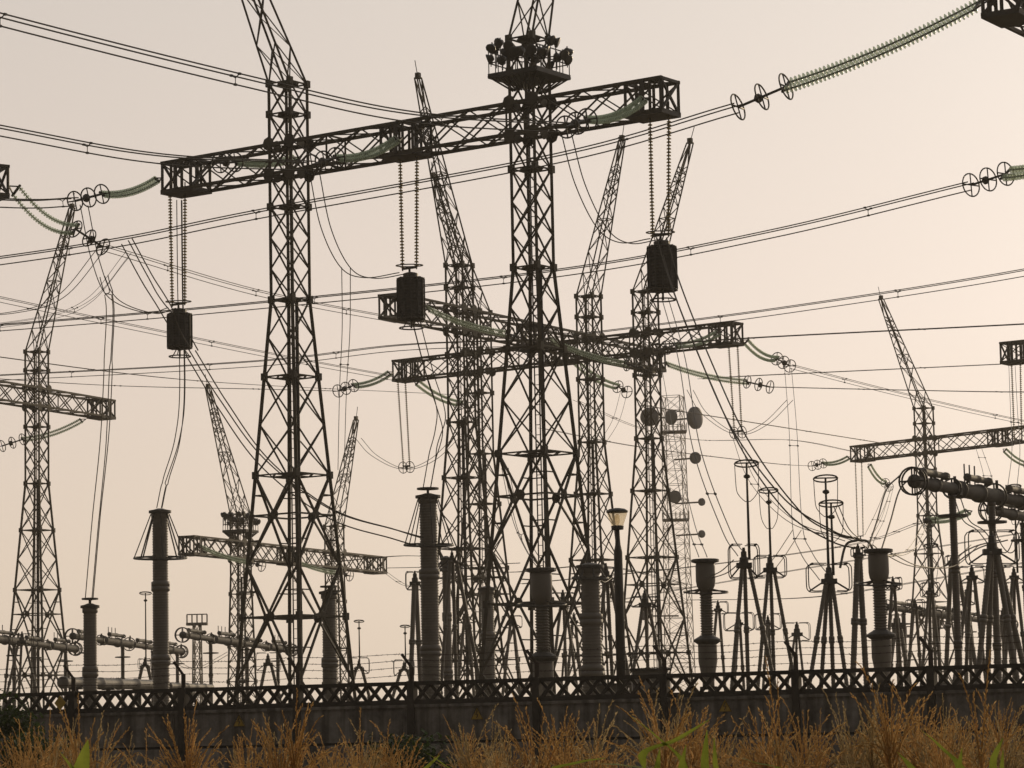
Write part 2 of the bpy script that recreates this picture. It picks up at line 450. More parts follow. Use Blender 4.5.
def hang(label, a, b, sep=.5, rad=.11, pitch=.15, ring=.62, group='hanging insulator strings', ring2=False):
    """a pair of vertical strings from beam point a down to b"""
    root = thing('hanging_insulator', a, label, 'insulator string', group)
    u = V((.81, -.59, 0))
    for k in (-1, 1):
        p = a + u*(k*sep); q = b + u*(k*sep*.82)
        pts = [p+(q-p)*(i/4) for i in range(5)]
        g = MB(); discs(g, pts, pitch, rad, 9)
        co = g.build('insulator_string', 'glassb', root, True)
        MB().tube([p + V((0, 0, .6)), q - V((0, 0, .1))], rad*.3, 5).build('metal_pins', 'steel2', co)
    m = MB(); m.bar(b - u*sep*.85, b + u*sep*.85, .1); m.bar(b, b - V((0, 0, .3)), .1); m.build('yoke', 'steel2', root)
    if ring:
        if ring2:
            for k in (-1, 1): MB().wheel(b + u*(k*sep*.9) - V((0, 0, .1)), V((.8, -1, 0)), .42, .03).build('grading_ring', 'steel2', root, True)
        else: MB().ring(b + V((0, 0, .12)), V((0, -.07, 1)), ring, .03).build('grading_ring', 'steel2', root, True)
    return root
def linetrap(label, top, h=2.0, rad=.6):
    root = thing('line_trap', top, label, 'line trap', 'line traps hanging from the front gantry')
    c = MB(); pr = []; z = -.35; k = 0
    while z > -.35-h: pr += [(z, rad*(1 if k % 2 else .975))]; z -= .07; k += 1
    c.lathe(top, V((0, 0, 1)), pr[::-1], 24)
    for k in range(12):
        g = 2*math.pi*k/12; d = V((math.cos(g), math.sin(g), 0)); c.bar(top + d*(rad+.03) - V((0, 0, .3)), top + d*(rad+.03) - V((0, 0, .4+h)), .07)
    c.build('coil', 'trap', root)
    for zz, nm in ((-.28, 'top_spider'), (-.42-h, 'bottom_spider')):
        s = MB(); o = top + V((0, 0, zz))
        for k in range(4):
            g = math.pi*k/4; d = V((math.cos(g), math.sin(g), 0)); s.bar(o - d*(rad+.05), o + d*(rad+.05), .07, .11)
        s.ring(o, V((0, 0, 1)), rad, .05)
        if zz > -1: s.lathe(o, V((0, 0, 1)), [(0, .35), (.25, .35), (.3, .2)], 12); s.bar(top - V((0, 0, .3)), top + V((0, 0, .05)), .09)
        else:
            s.bar(o, o - V((0, 0, .45)), .09)
        s.build(nm, 'steel2', root)
    rr = MB().ring(top - V((0, 0, h+.85)), V((0, 0, 1)), rad*.92, .035)
    for k in range(3):
        g = 2*math.pi*k/3+.4; d = V((math.cos(g), math.sin(g), 0)); rr.bar(top + d*(rad*.92) - V((0, 0, h+.85)), top + d*.2 - V((0, 0, h+.45)), .035)
    rr.build('grading_ring', 'steel2', root)
    return root

# three phases hanging from the front gantry
def gpt(G, px, dz=-.85, side=0, zz=ZB):
    root, e1, u, v, L = G; a = rt - fw*((px-512)/F); d1 = V((e1.x, e1.y, zz+dz-HC)) + v*(side)
    t = -a.dot(d1)/a.dot(u); return V((e1.x, e1.y, zz+dz)) + v*side + u*t
for px, pb, ptr, hh, nm in ((177.5, 304, 309, 1.5, 'left'), (408.5, 268, 273, 1.72, 'middle'), (659.5, 235, 241, 1.75, 'right')):
    a = gpt(G1, px); b = P(px+1.0, pb, a.y)
    hang('pair of long hanging insulator strings above the %s black line trap' % nm, a, b)
    tp = P(px+2.0, ptr, a.y)
    w = {'left': 'under the left end of the front beam', 'middle': 'in front of the sloping beam end', 'right': 'before the leaning mast, rightmost of three'}[nm]
    linetrap('black drum shaped line trap ' + w, tp, hh, .57 if nm == 'left' else .6)
for (G, px, pb, lab) in ((GB, 401.5, 466, 'pair of hanging strings below the left end of the rear beam'), (GB, 733, 431, 'pair of hanging strings below the right end of the rear beam'),
                     (GR, 858.5, 536, 'pair of hanging strings below the left end of the right gantry beam'), (GE, 1016, 440, 'pair of hanging strings below the beam end at the right edge')):
    a = gpt(G, px); hang(lab, a, P(px+(5 if px < 800 else 2), pb, a.y), sep=.36, rad=.09, ring=.4 if px < 800 else 0, ring2=px < 800)

# tension chains; near side chains run towards the camera left or right
TC = [ # label, a(px,py,Y), b(px,py,Y), rings, sag
 ('green glass chain from the left end of front beam to rings by the left mast', (163, 178, 145.5), (75, 201, 140), 3, .45),
 ('green glass chain along the front beam just right of its left column', (402, 138, 136.5), (312, 165, 130), 3, .5),
 ('green glass chain along the right end of the front beam beside the platform column', (648, 98, 128.8), (566, 127, 122), 3, .5),
 ('upper right chain of many pale discs sweeping up to the corner beam', (989, 0, 115.3), (738, 107, 121), 3, .35),
 ('chain with three rings leaving the right edge at a third of the height', (1110, 140, 134), (971, 185, 141), 3, .5),
 ('green chain hanging from the beam end at the left edge to lower rings', (9, 186, 146), (103, 247, 151), 3, .9),
 ('green chain starting beside the middle line trap and running along the sloping beam', (422, 307, 192), (535, 342, 187), 3, .4),
 ('long pale green chain in front of the sloping beam behind the platform column', (545, 338, 205), (652, 372, 200), 3, .4),
 ('green chain leaving the sloping beam end to three rings on the right', (662, 363, 220), (770, 387, 214), 3, .4),
 ('thin green chain from the left end of rear beam to rings beside the front column', (393, 372, 223), (338, 391, 217), 3, .4),
 ('green chain below the left end of the rear beam before the twin columns', (414, 381, 222.5), (470, 408, 229), 2, .5),
 ('green chain in front of the right arm of the rear beam', (722, 332, 206), (658, 350, 200), 3, .4),
 ('green chain leaving the right end of the rear beam to rings on the right', (743, 340, 207), (790, 366, 213), 3, .6),
 ('green chain under the crossing beams with two rings right of the second column', (572, 360, 216), (627, 392, 222), 2, .5),
 ('small chain leaving the left end of the right gantry beam, rings to the left', (851, 457, 297.5), (812, 466, 292), 3, .4),
 ('pale chain hanging forward below the right gantry beam', (868, 464, 297), (889, 487, 303), 2, .6),
 ('green chain under the left gantry beam with rings at the left edge', (86, 419, 241.5), (2, 446, 236), 3, .5),
 ('thin green chain along the left half of the far low beam', (198, 546, 249), (262, 566, 245), 2, .3),
 ('thin green chain along the right half of the far low beam', (292, 560, 266), (350, 576, 262), 2, .3),
 ('green chain at the right edge below the right gantry beam', (1003, 449, 285), (1030, 466, 290), 1, .4),
 ('chain behind the left part of front beam with two rings seen through lattice', (300, 158, 146), (220, 163, 140), 2, .3),
 ('thin chain behind the big breaker running up to the lattice at the far right', (972, 511, 190), (925, 521, 186), 1, .3),
]
for lab, a, b, n, sg in TC:
    tension(lab, P(*a), P(*b), n, sg, **({'sepv': .36, 'RR': .56, 'RS': .78, 'rad': .19, 'pitch': .19} if 'pale discs' in lab or 'third of the height' in lab else {'sepv': .3} if 'left edge to lower' in lab else {'sepv': .15} if 'front beam' in lab else {}))

ML = MB
L_ = bundle
# spans coming in over the camera's left to the front gantry
L_('top conductor bundle crossing the upper left sky', [P(-420, -95, 80), P(0, 19, 99), P(256, 83, 108.5), P(410, 116, 115), P(566, 127, 122)])
L_('second conductor bundle at the upper left ending at the front beam', [P(-300, 70, 104), P(0, 130, 116), P(160, 158, 122.5), P(312, 165, 130)])
L_('short conductor bundle at the left edge running to the leaning mast tip', [P(-250, 185, 124), P(0, 202, 135.5), P(75, 201, 140)])
# phases running away to the left in front of the gantry
L_('long conductor bundle rising to the upper right rings across both front columns', [P(738, 107, 121), P(560, 157, 129), P(256, 214, 140.5), P(128, 240, 144.5), P(0, 260, 148), P(-200, 285, 155)])
L_('long conductor bundle rising to the ring set at the right edge', [P(971, 185, 141), P(768, 234, 151), P(560, 272, 160), P(256, 305, 172), P(0, 327, 182), P(-200, 340, 188)])
L_('conductor bundle rising gently right between the peaks of the right mast and the traps', [P(1200, 232, 160), P(1024, 272, 168), P(768, 312, 180), P(535, 342, 187)], r=.027)
L_('conductor bundle behind the front columns level with the sloping beam', [P(535, 342, 187), P(400, 347, 196), P(256, 363, 205), P(0, 377, 214), P(-150, 383, 219)], r=.027)
L_('pair of wires to the right edge just under the right mast tip', [P(652, 345, 200), P(768, 337, 196), P(1024, 324, 185), P(1150, 316, 180)], n=2, r=.027)
L_('wires from the right end rings running level to the right edge', [P(770, 387, 214), P(900, 390, 208), P(1024, 392, 200), P(1150, 390, 195)], n=2, r=.027)
L_('thin wires falling right past the right mast', [P(790, 366, 213), P(900, 394, 225), P(1024, 422, 240), P(1200, 455, 260)], r=.022, off=.16)
L_('thin wires passing behind the right mast at mid height', [P(700, 379, 230), P(768, 375, 232), P(1024, 363, 236), P(1150, 356, 238)], n=2, r=.02)
L_('thin faint wires falling to the right gantry beam', [P(640, 405, 250), P(768, 425, 270), P(900, 446, 296)], n=2, r=.022)
L_('faint wires joining the right gantry rings behind the telecom mast', [P(540, 428, 270), P(640, 447, 276), P(768, 463, 288), P(812, 466, 292)], n=2, r=.022)
L_('faint wires falling from the left ring chain behind the front column', [P(103, 247, 151), P(256, 292, 170), P(393, 319, 187), P(440, 325, 195)], r=.022, off=.18)
L_('faint wires crossing the left mast and falling right', [P(-100, 275, 175), P(0, 299, 182), P(256, 352, 205), P(400, 379, 222)], r=.022, off=.18)
L_('faint wires low at the left passing behind the left line trap', [P(-100, 340, 215), P(0, 357, 222), P(200, 381, 238), P(460, 395, 250)], n=2, r=.022)
L_('wires from the rear beam rings running left behind the front column', [P(338, 391, 217), P(256, 389, 213), P(100, 385, 205), P(-100, 372, 195)], n=2, r=.022)
L_('short wires at the left edge above the left gantry', [P(-60, 316, 165), P(10, 313, 163), P(60, 297, 158), P(103, 247, 151)], n=2, r=.022)
L_('thin wires low on the right passing behind the breaker', [P(520, 584, 250), P(690, 567, 240), P(850, 545, 230), P(925, 521, 186)], n=2, r=.022)
L_('thin wires low behind the right disconnectors', [P(560, 610, 260), P(760, 576, 250), P(1040, 530, 240)], n=2, r=.022)
L_('low thin wires from the far gantry to the tall grey post', [P(386, 568, 270), P(430, 567, 250), P(520, 563, 220)], n=1, r=.03)

JC = 'jumper cable'; JG = 'jumper cables'
def J(label, pts, n=3, off=.18, r=.025, sp=45.): bundle(label, pts, n, off, r, sp, JC, JG, 'jumper_cable')
J('jumper falling from the left conductor to the left line trap', [P(127, 241, 144.5), P(150, 283, 145), P(172, 318, 145.5), P(192, 352, 145)], off=.3, r=.033)
J('jumper sweeping from the left line trap down to the grey post behind the front column', [P(190, 352, 145), P(222, 404, 144), P(265, 462, 143), P(330, 512, 142), P(395, 533, 141), P(436, 545, 141)], off=.26, r=.033)
J('jumper dropping straight from the left line trap to the tall ringed post', [P(180, 200, 145), P(181, 290, 145.5), P(183, 390, 146), P(178, 440, 146.5), P(166, 480, 147), P(160, 508, 147)], n=3, off=.14)
J('thin jumper curving from the left rings to the vertical dropper', [P(84, 205, 141), P(96, 262, 142), P(113, 298, 142.5), P(150, 313, 144), P(172, 308, 145.4)], n=2, off=.2)
J('vertical dropper ending on the short grey post at the left', [P(104, 276, 141.8), P(111, 306, 142), P(109, 360, 142.5), P(105, 440, 143.5), P(97, 520, 144.5), P(90, 600, 145)], off=.2)
J('pale loop of wires behind the left mast', [P(128, 255, 150), P(90, 300, 170), P(45, 318, 185), P(-40, 330, 195)], n=3, off=.16, r=.015)
J('thin jumper from the middle rings down to the middle line trap', [P(314, 170, 131), P(326, 228, 133), P(346, 268, 134.5), P(370, 278, 136), P(404, 273, 137.5)], n=2, off=.25)
J('pale vertical dropper right of the front left column', [P(346, 268, 134.5), P(346, 330, 150), P(343, 390, 170), P(341, 470, 190)], n=2, off=.22, r=.022)
J('jumper from the middle line trap down to the thick grey post', [P(414, 318, 138), P(428, 372, 139), P(441, 418, 140), P(434, 455, 140.5), P(428, 489, 141)], n=3, off=.2)
J('thin jumper from the right rings to the right line trap', [P(566, 132, 122.5), P(580, 184, 124), P(602, 228, 126), P(625, 243, 127.5), P(655, 239, 129)], n=2, off=.25)
J('jumper sweeping from the right line trap down past the dishes to the disconnectors', [P(661, 240, 129), P(676, 290, 127), P(706, 365, 124), P(742, 442, 120), P(790, 507, 118), P(832, 535, 118), P(860, 543, 118)], off=.22, r=.033)
J('thin pair of wires falling behind the right line trap to the ringed insulator', [P(665, 298, 150), P(682, 360, 140), P(697, 450, 130), P(726, 530, 122), P(742, 556, 117)], n=2, off=.2, r=.022)
J('loop of wires under the left hanging strings of the rear beam', [P(358, 438, 215), P(375, 456, 217), P(404, 469, 219), P(432, 460, 217), P(458, 436, 215)], n=2, off=.25, r=.022)
J('loop of wires under the right hanging strings of the rear beam', [P(690, 390, 200), P(705, 414, 202), P(737, 434, 205), P(765, 424, 206), P(790, 400, 208)], n=2, off=.25, r=.022)
J('vertical droppers from the right end rings to the disconnector', [P(788, 368, 212), P(793, 430, 190), P(797, 520, 150), P(806, 552, 125), P(826, 580, 113)], n=2, off=.3, r=.02)
J('slack wires crossing from the dropper to the left disconnector', [P(797, 530, 143), P(780, 556, 135), P(766, 574, 128)], n=2, off=.25, r=.022)
J('droppers from the second column rings', [P(624, 392, 221), P(616, 420, 222), P(603, 442, 223)], n=2, off=.3, r=.016)
J('curved jumper from the breaker end ring to the insulated arch', [P(906, 476, 110), P(893, 490, 109), P(884, 520, 107), P(875, 548, 105)], n=2, off=.3, r=.03)
J('faint jumper below the right gantry chain', [P(889, 487, 300), P(880, 510, 280), P(868, 535, 260)], n=2, off=.35, r=.027)
J('slack wires between the right posts and the ringed insulator', [P(885, 552, 105), P(915, 566, 108), P(950, 566, 113), P(975, 545, 118)], n=2, off=.2, r=.02)
J('wires swinging from the right post to the disconnector frame', [P(948, 566, 115), P(975, 548, 116), P(1004, 540, 118)], n=2, off=.18, r=.027)
J('slack bus wire from the far beam end to the grey post', [P(385, 572, 280), P(405, 585, 240), P(430, 586, 200), P(455, 575, 180)], n=2, off=.2, r=.02)
J('thin jumper leaning between the left posts', [P(170, 650, 190), P(182, 665, 195), P(200, 668, 200), P(230, 652, 205)], n=2, off=.2, r=.02)
L_('faint slack wires between the rear beam and the telecom mast', [P(575, 400, 260), P(640, 428, 270), P(700, 440, 285), P(790, 440, 294), P(856, 452, 298)], n=2, r=.022)
L_('faint low wires behind the tripod disconnectors', [P(690, 600, 230), P(800, 598, 220), P(880, 588, 210), P(1040, 560, 200)], n=2, r=.022)
L_('faint low wires between the front columns', [P(330, 562, 250), P(420, 556, 240), P(500, 572, 230), P(600, 566, 220), P(690, 585, 215)], n=2, r=.022)
J('slack wires drooping from the rear right strings to the arched disconnector', [P(735, 436, 205), P(752, 480, 180), P(790, 520, 150), P(850, 541, 119)], n=2, off=.25, r=.02)
J('slack wires drooping behind the dishes to the ribbed transformer', [P(660, 372, 200), P(672, 440, 170), P(690, 520, 140), P(703, 557, 121)], n=2, off=.2, r=.02)
J('slack wires drooping between the two arched tubes and the right mast', [P(868, 545, 117), P(886, 556, 140), P(912, 548, 200), P(926, 522, 290)], n=2, off=.25, r=.025)
J('thin slack wires from the right rings down behind the arched disconnector', [P(892, 488, 302), P(884, 516, 240), P(872, 540, 170), P(866, 560, 120)], n=2, off=.16, r=.02)
J('slack wires between the two ringed rods and the arched disconnector', [P(836, 506, 112), P(846, 528, 113), P(858, 540, 116)], n=2, off=.12, r=.02)
J('slack wires from the tallest disconnector to the ribbed transformer', [P(738, 560, 115), P(724, 572, 117), P(708, 578, 119.5)], n=2, off=.2, r=.022)
J('slack wires falling from the sloping beam to the platform column foot', [P(505, 470, 180), P(516, 520, 160), P(530, 552, 140), P(541, 566, 131)], n=3, off=.2, r=.022)
J('slack wires from the stout post to the lamp side disconnector', [P(590, 572, 128), P(600, 582, 132), P(608, 578, 138)], n=2, off=.2, r=.022)
J('slack wires between the right breaker and the wide topped disconnector', [P(957, 497, 113), P(966, 520, 112), P(980, 530, 110), P(992, 545, 108)], n=2, off=.15, r=.022)
J('hanging wire loop at the right edge under the breaker', [P(985, 500, 120), P(996, 540, 119), P(1010, 552, 118), P(1022, 520, 117)], n=2, off=.15, r=.022)
J('thin droppers from the right gantry beam down to the breaker', [P(978, 446, 288), P(986, 470, 230), P(990, 490, 160)], n=2, off=.35, r=.022)
J('thin hanging wires below the breaker at the right edge', [P(1012, 366, 221), P(1014, 410, 200), P(1016, 450, 175), P(1012, 490, 150)], n=2, off=.3, r=.02)

# ------------------------------------------------------------------ tall posts and transformers
def sheds(z0, z1, r, amp=.09, p=.11):
    out = []; z = z0
    while z < z1-.001: out += [(z, r), (z+p*.45, r*(1+amp)+.0), (z+p*.55, r*(1+amp))]; z += p
    return out + [(z1, r)]
def base_steel(root, c, h, w):
    b = MB(); 
    for a, d in ((-1, -1), (1, -1), (1, 1), (-1, 1)): b.bar(c + V((a*w, d*w, 0)), c + V((a*w*.8, d*w*.8, h)), .12)
    for i in range(4):
        q = [c + V((a*w, d*w, .0)) for a, d in ((-1, -1), (1, -1), (1, 1), (-1, 1))]; q2 = [c + V((a*w*.8, d*w*.8, h)) for a, d in ((-1, -1), (1, -1), (1, 1), (-1, 1))]
        b.bar(q[i], q2[(i+1) % 4], .07); b.bar(q2[i], q2[(i+1) % 4], .12)
    b.box(c + V((0, 0, h)), V((w*1.9, 0, 0)), V((0, w*1.9, 0)), V((0, 0, .12)))
    b.build('support_frame', 'steel2', root)
def stack_post(label, px, pyt, Y, r, segs=3, ring=None, cap=True, disc=None, taper=1.12, hb=2.4):
    t = P(px, pyt, Y); c = V((t.x, t.y, 0)); root = thing('insulator_post', c, label, 'insulator post', 'tall insulator posts')
    base_steel(root, c, hb, r*1.3)
    z0 = hb+.06; dz = (t.z-z0)/segs
    for i in range(segs):
        rr = r*(taper-(taper-1)*i/segs)
        a, b = z0+dz*i, z0+dz*(i+1)
        m = MB().lathe(c, V((0, 0, 1)), [(a, rr*1.18), (a+.22, rr*1.18), (a+.24, rr*1.02)] + sheds(a+.3, b-.3, rr*.92, .11, .13) + [(b-.24, rr*1.02), (b-.22, rr*1.14), (b-.005, rr*1.14)], 20)
        m.build('porcelain_section', 'porc', root, True)
    if cap:
        m = MB().lathe(c, V((0, 0, 1)), [(t.z, r*1.5), (t.z+.12, r*1.5), (t.z+.16, r*.9), (t.z+.22, r*.4)], 20); m.build('cap', 'steel2', root)
    if disc:
        m = MB().lathe(c, V((0, 0, 1)), [(t.z+disc-.04, r*.5), (t.z+disc-.02, disc*.0+r*1.3), (t.z+disc+.06, r*1.3), (t.z+disc+.08, r*.4)], 20)
        m.bar(c + V((0, 0, t.z+.1)), c + V((0, 0, t.z+disc)), .12); m.build('top_disc', 'steel2', root)
    if ring:
        pyr, R_ = ring; zr = P(px, pyr, Y).z
        m = MB().ring(c + V((0, 0, zr)), V((.02, -.12, 1)), R_, .055, 32)
        for k in range(8):
            g = math.pi/4*k+.2; d = V((math.cos(g), math.sin(g), 0)); m.bar(c + d*R_ + V((0, 0, zr)), c + d*(r*1.2) + V((0, 0, t.z-.05)), .05)
            if k % 2: m.bar(c + d*R_ + V((0, 0, zr)), c + d*r + V((0, 0, zr)), .06)
        m.build('grading_ring', 'steel2', root)
    return root
stack_post('tall grey insulator post with a wide hanging ring, left of the front column', 160, 513, 147, .37, 3, (558, 1.28))
stack_post('short grey insulator post with a disc on top at the left', 90, 608, 145, .31, 2, None, True, .42)
stack_post('thick grey insulator post standing left of the twin columns', 428, 498, 141, .40, 3, (545, 1.15), True, .42)
stack_post('grey insulator post framed by the legs of the front left column', 329, 594, 150, .34, 2, None, True, .35)
stack_post('stout grey insulator post left of the street lamp', 590, 568, 128, .40, 3, (578, .75), True, None)
stack_post('dark grey post behind the twin columns', 487, 590, 170, .36, 3, None)
stack_post('slender grey post just right of the twin columns', 446, 560, 165, .22, 3, (570, .7), True, None)
def ct(label, px, pyt, Y, s=1.):
    t = P(px, pyt, Y); c = V((t.x, t.y, 0)); root = thing('current_transformer', c, label, 'current transformer', 'ribbed current transformers')
    k = Y/3000*s; T = t.z
    def z(p): return T-p*k
    hb = max(1.2, z(128)); base_steel(root, c, hb-.02, .34)
    MB().lathe(c, V((0, 0, 1)), [(hb, 6*k), (z(122), 6*k), (z(102), 9.5*k), (z(86), 9.5*k), (z(85), 9.5*k)], 22).build('tank', 'porc', root, True)
    MB().lathe(c, V((0, 0, 1)), [(z(85), 9.6*k), (z(82), 14*k), (z(80.5), 14*k), (z(77), 8*k), (z(76), 7*k)], 22).build('skirt', 'steel2', root)
    MB().lathe(c, V((0, 0, 1)), sheds(z(76), z(33), 5.2*k, .28, 2.6*k), 20).build('ribbed_insulator', 'porc', root)
    MB().lathe(c, V((0, 0, 1)), [(z(33), 6*k), (z(27), 9*k), (z(22), 9.8*k), (z(7), 9.8*k), (z(4.5), 9.3*k)], 22).build('head_tank', 'porc', root, True)
    MB().lathe(c, V((0, 0, 1)), [(z(4.5), 9*k), (z(3), 14*k), (z(.5), 14*k), (z(0), 12*k)], 22).build('cap', 'steel2', root)
    m = MB().ring(c + V((0, 0, z(33))), V((.02, -.12, 1)), 22*k, .95*k, 30)
    for q in range(4):
        d = V((math.cos(q*1.57+.5), math.sin(q*1.57+.5), 0)); m.bar(c + d*(22*k) + V((0, 0, z(33))), c + d*(7*k) + V((0, 0, z(30))), .05)
    m.build('grading_ring', 'steel2', root)
ct('ribbed grey current transformer right of the street lamp', 705, 559, 120)
ct('large ribbed current transformer right of centre with a wide ring', 878, 549, 105, 1.06)
ct('dark current transformer hidden between the legs of the platform column', 541, 568, 130, 1.1)

# ------------------------------------------------------------------ pantograph disconnectors
def tripod(label, px, pyh, Y, feet, rod=None, ringw=12, second=None, hh=14, frame=(14, 20), lt=.082, arch=None, loops=True):
    """feet: photo columns of the leg bottoms (at the ground) with depth offsets; all sizes in photo pixels at distance Y"""
    k = Y/3000.; t = P(px, pyh, Y); root = thing('disconnector', V((t.x, t.y, 0)), label, 'disconnector', 'tripod disconnectors')
    yg = 745-(px-512)*.0209 + (HC-.9)*3000/Y; ff = (yg-pyh)/(680-pyh)
    for fx, dy in feet:
        fx = px+(fx-px)*ff
        f = PX(fx, .9, Y+dy); a = f; b = t + V(((fx-px)*k*.10, dy*.1, -.12))
        m = MB(); n = 3; d = b-a
        for i in range(n):
            p, q = a+d*(i/n), a+d*((i+1)/n); L = (q-p).length
            m.lathe(p, d, [(0, lt*1.35), (.12, lt*1.35), (.14, lt)] + sheds(.16, L-.16, lt*.9, .16, .12) + [(L-.14, lt), (L-.12, lt*1.35), (L-.004, lt*1.35)], 10)
        lo = m.build('insulator_leg', 'porc', root, True)
        MB().box(V((a.x, a.y, .45)), V((.5, 0, 0)), V((0, .5, 0)), V((0, 0, .88))).build('plinth', 'concd', lo)
    m = MB(); h = hh*k
    m.lathe(t - V((0, 0, h*.35)), V((0, 0, 1)), [(0, h*.22), (h*.15, h*.28), (h*.6, h*.26), (h*.65, h*.18), (h*.95, h*.17), (h*1.0, h*.1), (h*1.2, h*.08)], 10)
    m.box(t + V((0, 0, -h*.2)), V((h*.9, 0, 0)), V((0, h*.6, 0)), V((0, 0, h*.3)))
    m.build('head', 'steel2', root)
    # rounded corona frames on both sides of the head
    fw_, fh = frame; fr = MB(); w2 = fw_*k; h2 = fh*k*.5
    for sx in (-1, 1):
        for sy in (-.5, .5):
            q = []
            for ax, az in ((.15, 1), (.8, 1), (.95, .85), (1, .6), (1, -.5), (.95, -.8), (.8, -.95), (.3, -.95)):
                q.append(t + V((sx*ax*w2, sy*.9 + sx*ax*w2*.25, az*h2)))
            fr.tube(spline(q, 4), .021, 6)
        fr.bar(t + V((sx*.8*w2, -.45+sx*w2*.2, h2)), t + V((sx*.8*w2, .45+sx*w2*.2, h2)), .06); fr.bar(t, t + V((sx*.9*w2, 0, -.9*h2)), .06)
    fr.build('corona_frame', 'steel2', root, True)
    for rr in ([rod] if rod else []) + ([second] if second else []):
        rx, ry = rr; top = P(rx, ry, Y)
        m = MB(); b0 = V((top.x, top.y, t.z+.1))
        m.tube([b0, top], [.055, .04], 8)
        m.ring(top + V((0, 0, -.02)), V((.0, .22, 1)), ringw*k, .03, 24); m.bar(top + V((ringw*k, 0, 0)), top - V((ringw*k, 0, 0)), .05)
        m.lathe(top - V((0, 0, .6)), V((0, 0, 1)), [(0, .06), (.04, .13), (.12, .13), (.16, .06)], 8)
        m.build('contact_rod', 'steel2', root, True)
        if loops:
            for sx in (-1, 1):
                p = top + V((sx*ringw*k, 0, 0)); e = top - V((0, 0, (38)*k))
                q = [p, p - V((sx*.02, 0, 18*k)), p - V((sx*2*k, 0, 30*k)), e + V((sx*3*k, 0, -.3*k)), e]
                MB().tube(spline(q, 6), .016, 5).build('trailing_wire', 'wire', root)
    if arch:
        for (ax, ay), (bx, by), (cx_, cy_) in arch:
            MB().tube(spline([P(ax, ay, Y), P(bx, by, Y), P(cx_, cy_, Y)], 8), .05, 8).build('arch_tube', 'alu', root, True)
    return root
tripod('near disconnector with the tallest rod and ring, right of the ribbed transformer', 744, 562, 115, ((733, -.8), (748, .8), (772, 0)), (746.5, 463), 12, None, 17, (15, 34))
tripod('disconnector with shorter ringed rod just right of the tallest one', 770, 567, 128, ((759, -.8), (774, .8), (793, 0)), (768.5, 490), 9.5, None, 15, (16, 22))
tripod('disconnector left of the arch with a forked top ring and second rod behind', 829, 578, 112, ((811, -.8), (822, .8), (833, .5), (845, -.5)), (825.5, 478), 12, (831, 503), 17, (22, 28))
tripod('disconnector carrying two arched tubes beside the large ringed transformer', 858, 552, 118, ((853, -.6), (866, .6)), None, 12, None, 10, (6, 8), .12, (((840, 568), (846, 545), (858, 540)), ((858, 540), (870, 544), (880, 572))))
tripod('small distant disconnector behind a fence bracket right of the tall one', 797, 632, 190, ((789, -.8), (796, .8), (803, 0)), None, 10, None, 12, (13, 18))
tripod('low disconnector seen between the legs of the tallest one', 739, 622, 160, ((735, -.8), (743, .8)), None, 10, None, 9, (15, 18))
tripod('low disconnector behind the shorter ringed rod', 768, 622, 170, ((764, -.8), (771, .8)), None, 10, None, 8, (13, 16))
tripod('big disconnector beside the thick right post with a wide top frame', 992, 548, 108, ((978, -.8), (988, .8), (1016, 0), (1025, .8)), None, 12, None, 20, (26, 34), .105)
tripod('disconnector leaning between the right breaker columns', 972, 575, 140, ((955, -.8), (966, .8), (985, 0)), None, 12, None, 12, (14, 16), .09)
tripod('slender disconnector right of the right mast foot', 952, 560, 150, ((946, .5), (977, -.5)), None, 12, None, 8, (6, 8), .12)
tripod('small disconnector left of the thick grey post', 415, 581, 160, ((411, -.6), (420, .6)), None, 8, None, 12, (9, 18), .13)
tripod('disconnector leaning against the thick grey post on its right', 452, 558, 145, ((442, -.8), (456, .6), (478, 0)), None, 9, None, 9, (14, 20), .09)
tripod('disconnector between the lamp and the telecom mast', 645, 602, 150, ((633, -.8), (648, .8), (662, 0)), None, 9, None, 14, (14, 10), .09)
tripod('far disconnector behind the legs of the platform column', 563, 600, 175, ((553, -.8), (575, .8), (566, 0)), None, 9, None, 12, (12, 14), .09)
tripod('disconnector half hidden by the lamp post', 606, 575, 140, ((598, -.8), (612, .8), (628, 0)), None, 9, None, 14, (14, 14), .09)
tripod('far disconnector at the left edge under the left gantry', 22, 640, 205, ((12, -.8), (20, .8), (32, 0)), None, 9, None, 10, (10, 12), .09)
tripod('far small disconnector with ringed rod at the left, behind the long breaker', 145, 664, 210, ((141, -.5), (149, .5)), (145.5, 593), 6, None, 8, (6, 10), .12, None, False)
tripod('far small disconnector with ringed rod right of the front left column', 359, 666, 215, ((355, -.5), (363, .5)), (359, 621), 5, None, 8, (10, 16), .12, None, False)
tripod('far small disconnector with ringed rod before the thick grey post', 404, 668, 215, ((400, -.5), (408, .5)), (405, 626), 5, None, 8, (10, 16), .12, None, False)
tripod('far small disconnector inside the foot of the front left column', 268, 662, 210, ((264, -.5), (273, .5)), None, 5, None, 10, (12, 18), .12, None, False)
tripod('far dark disconnector under the mid distance breaker', 897, 622, 195, ((889, -.8), (899, .8), (908, 0)), None, 9, None, 14, (6, 14), .15)
tripod('far disconnector under the right end of the mid distance breaker', 1003, 618, 200, ((995, -.8), (1005, .8), (1014, 0)), None, 9, None, 12, (8, 14), .15)

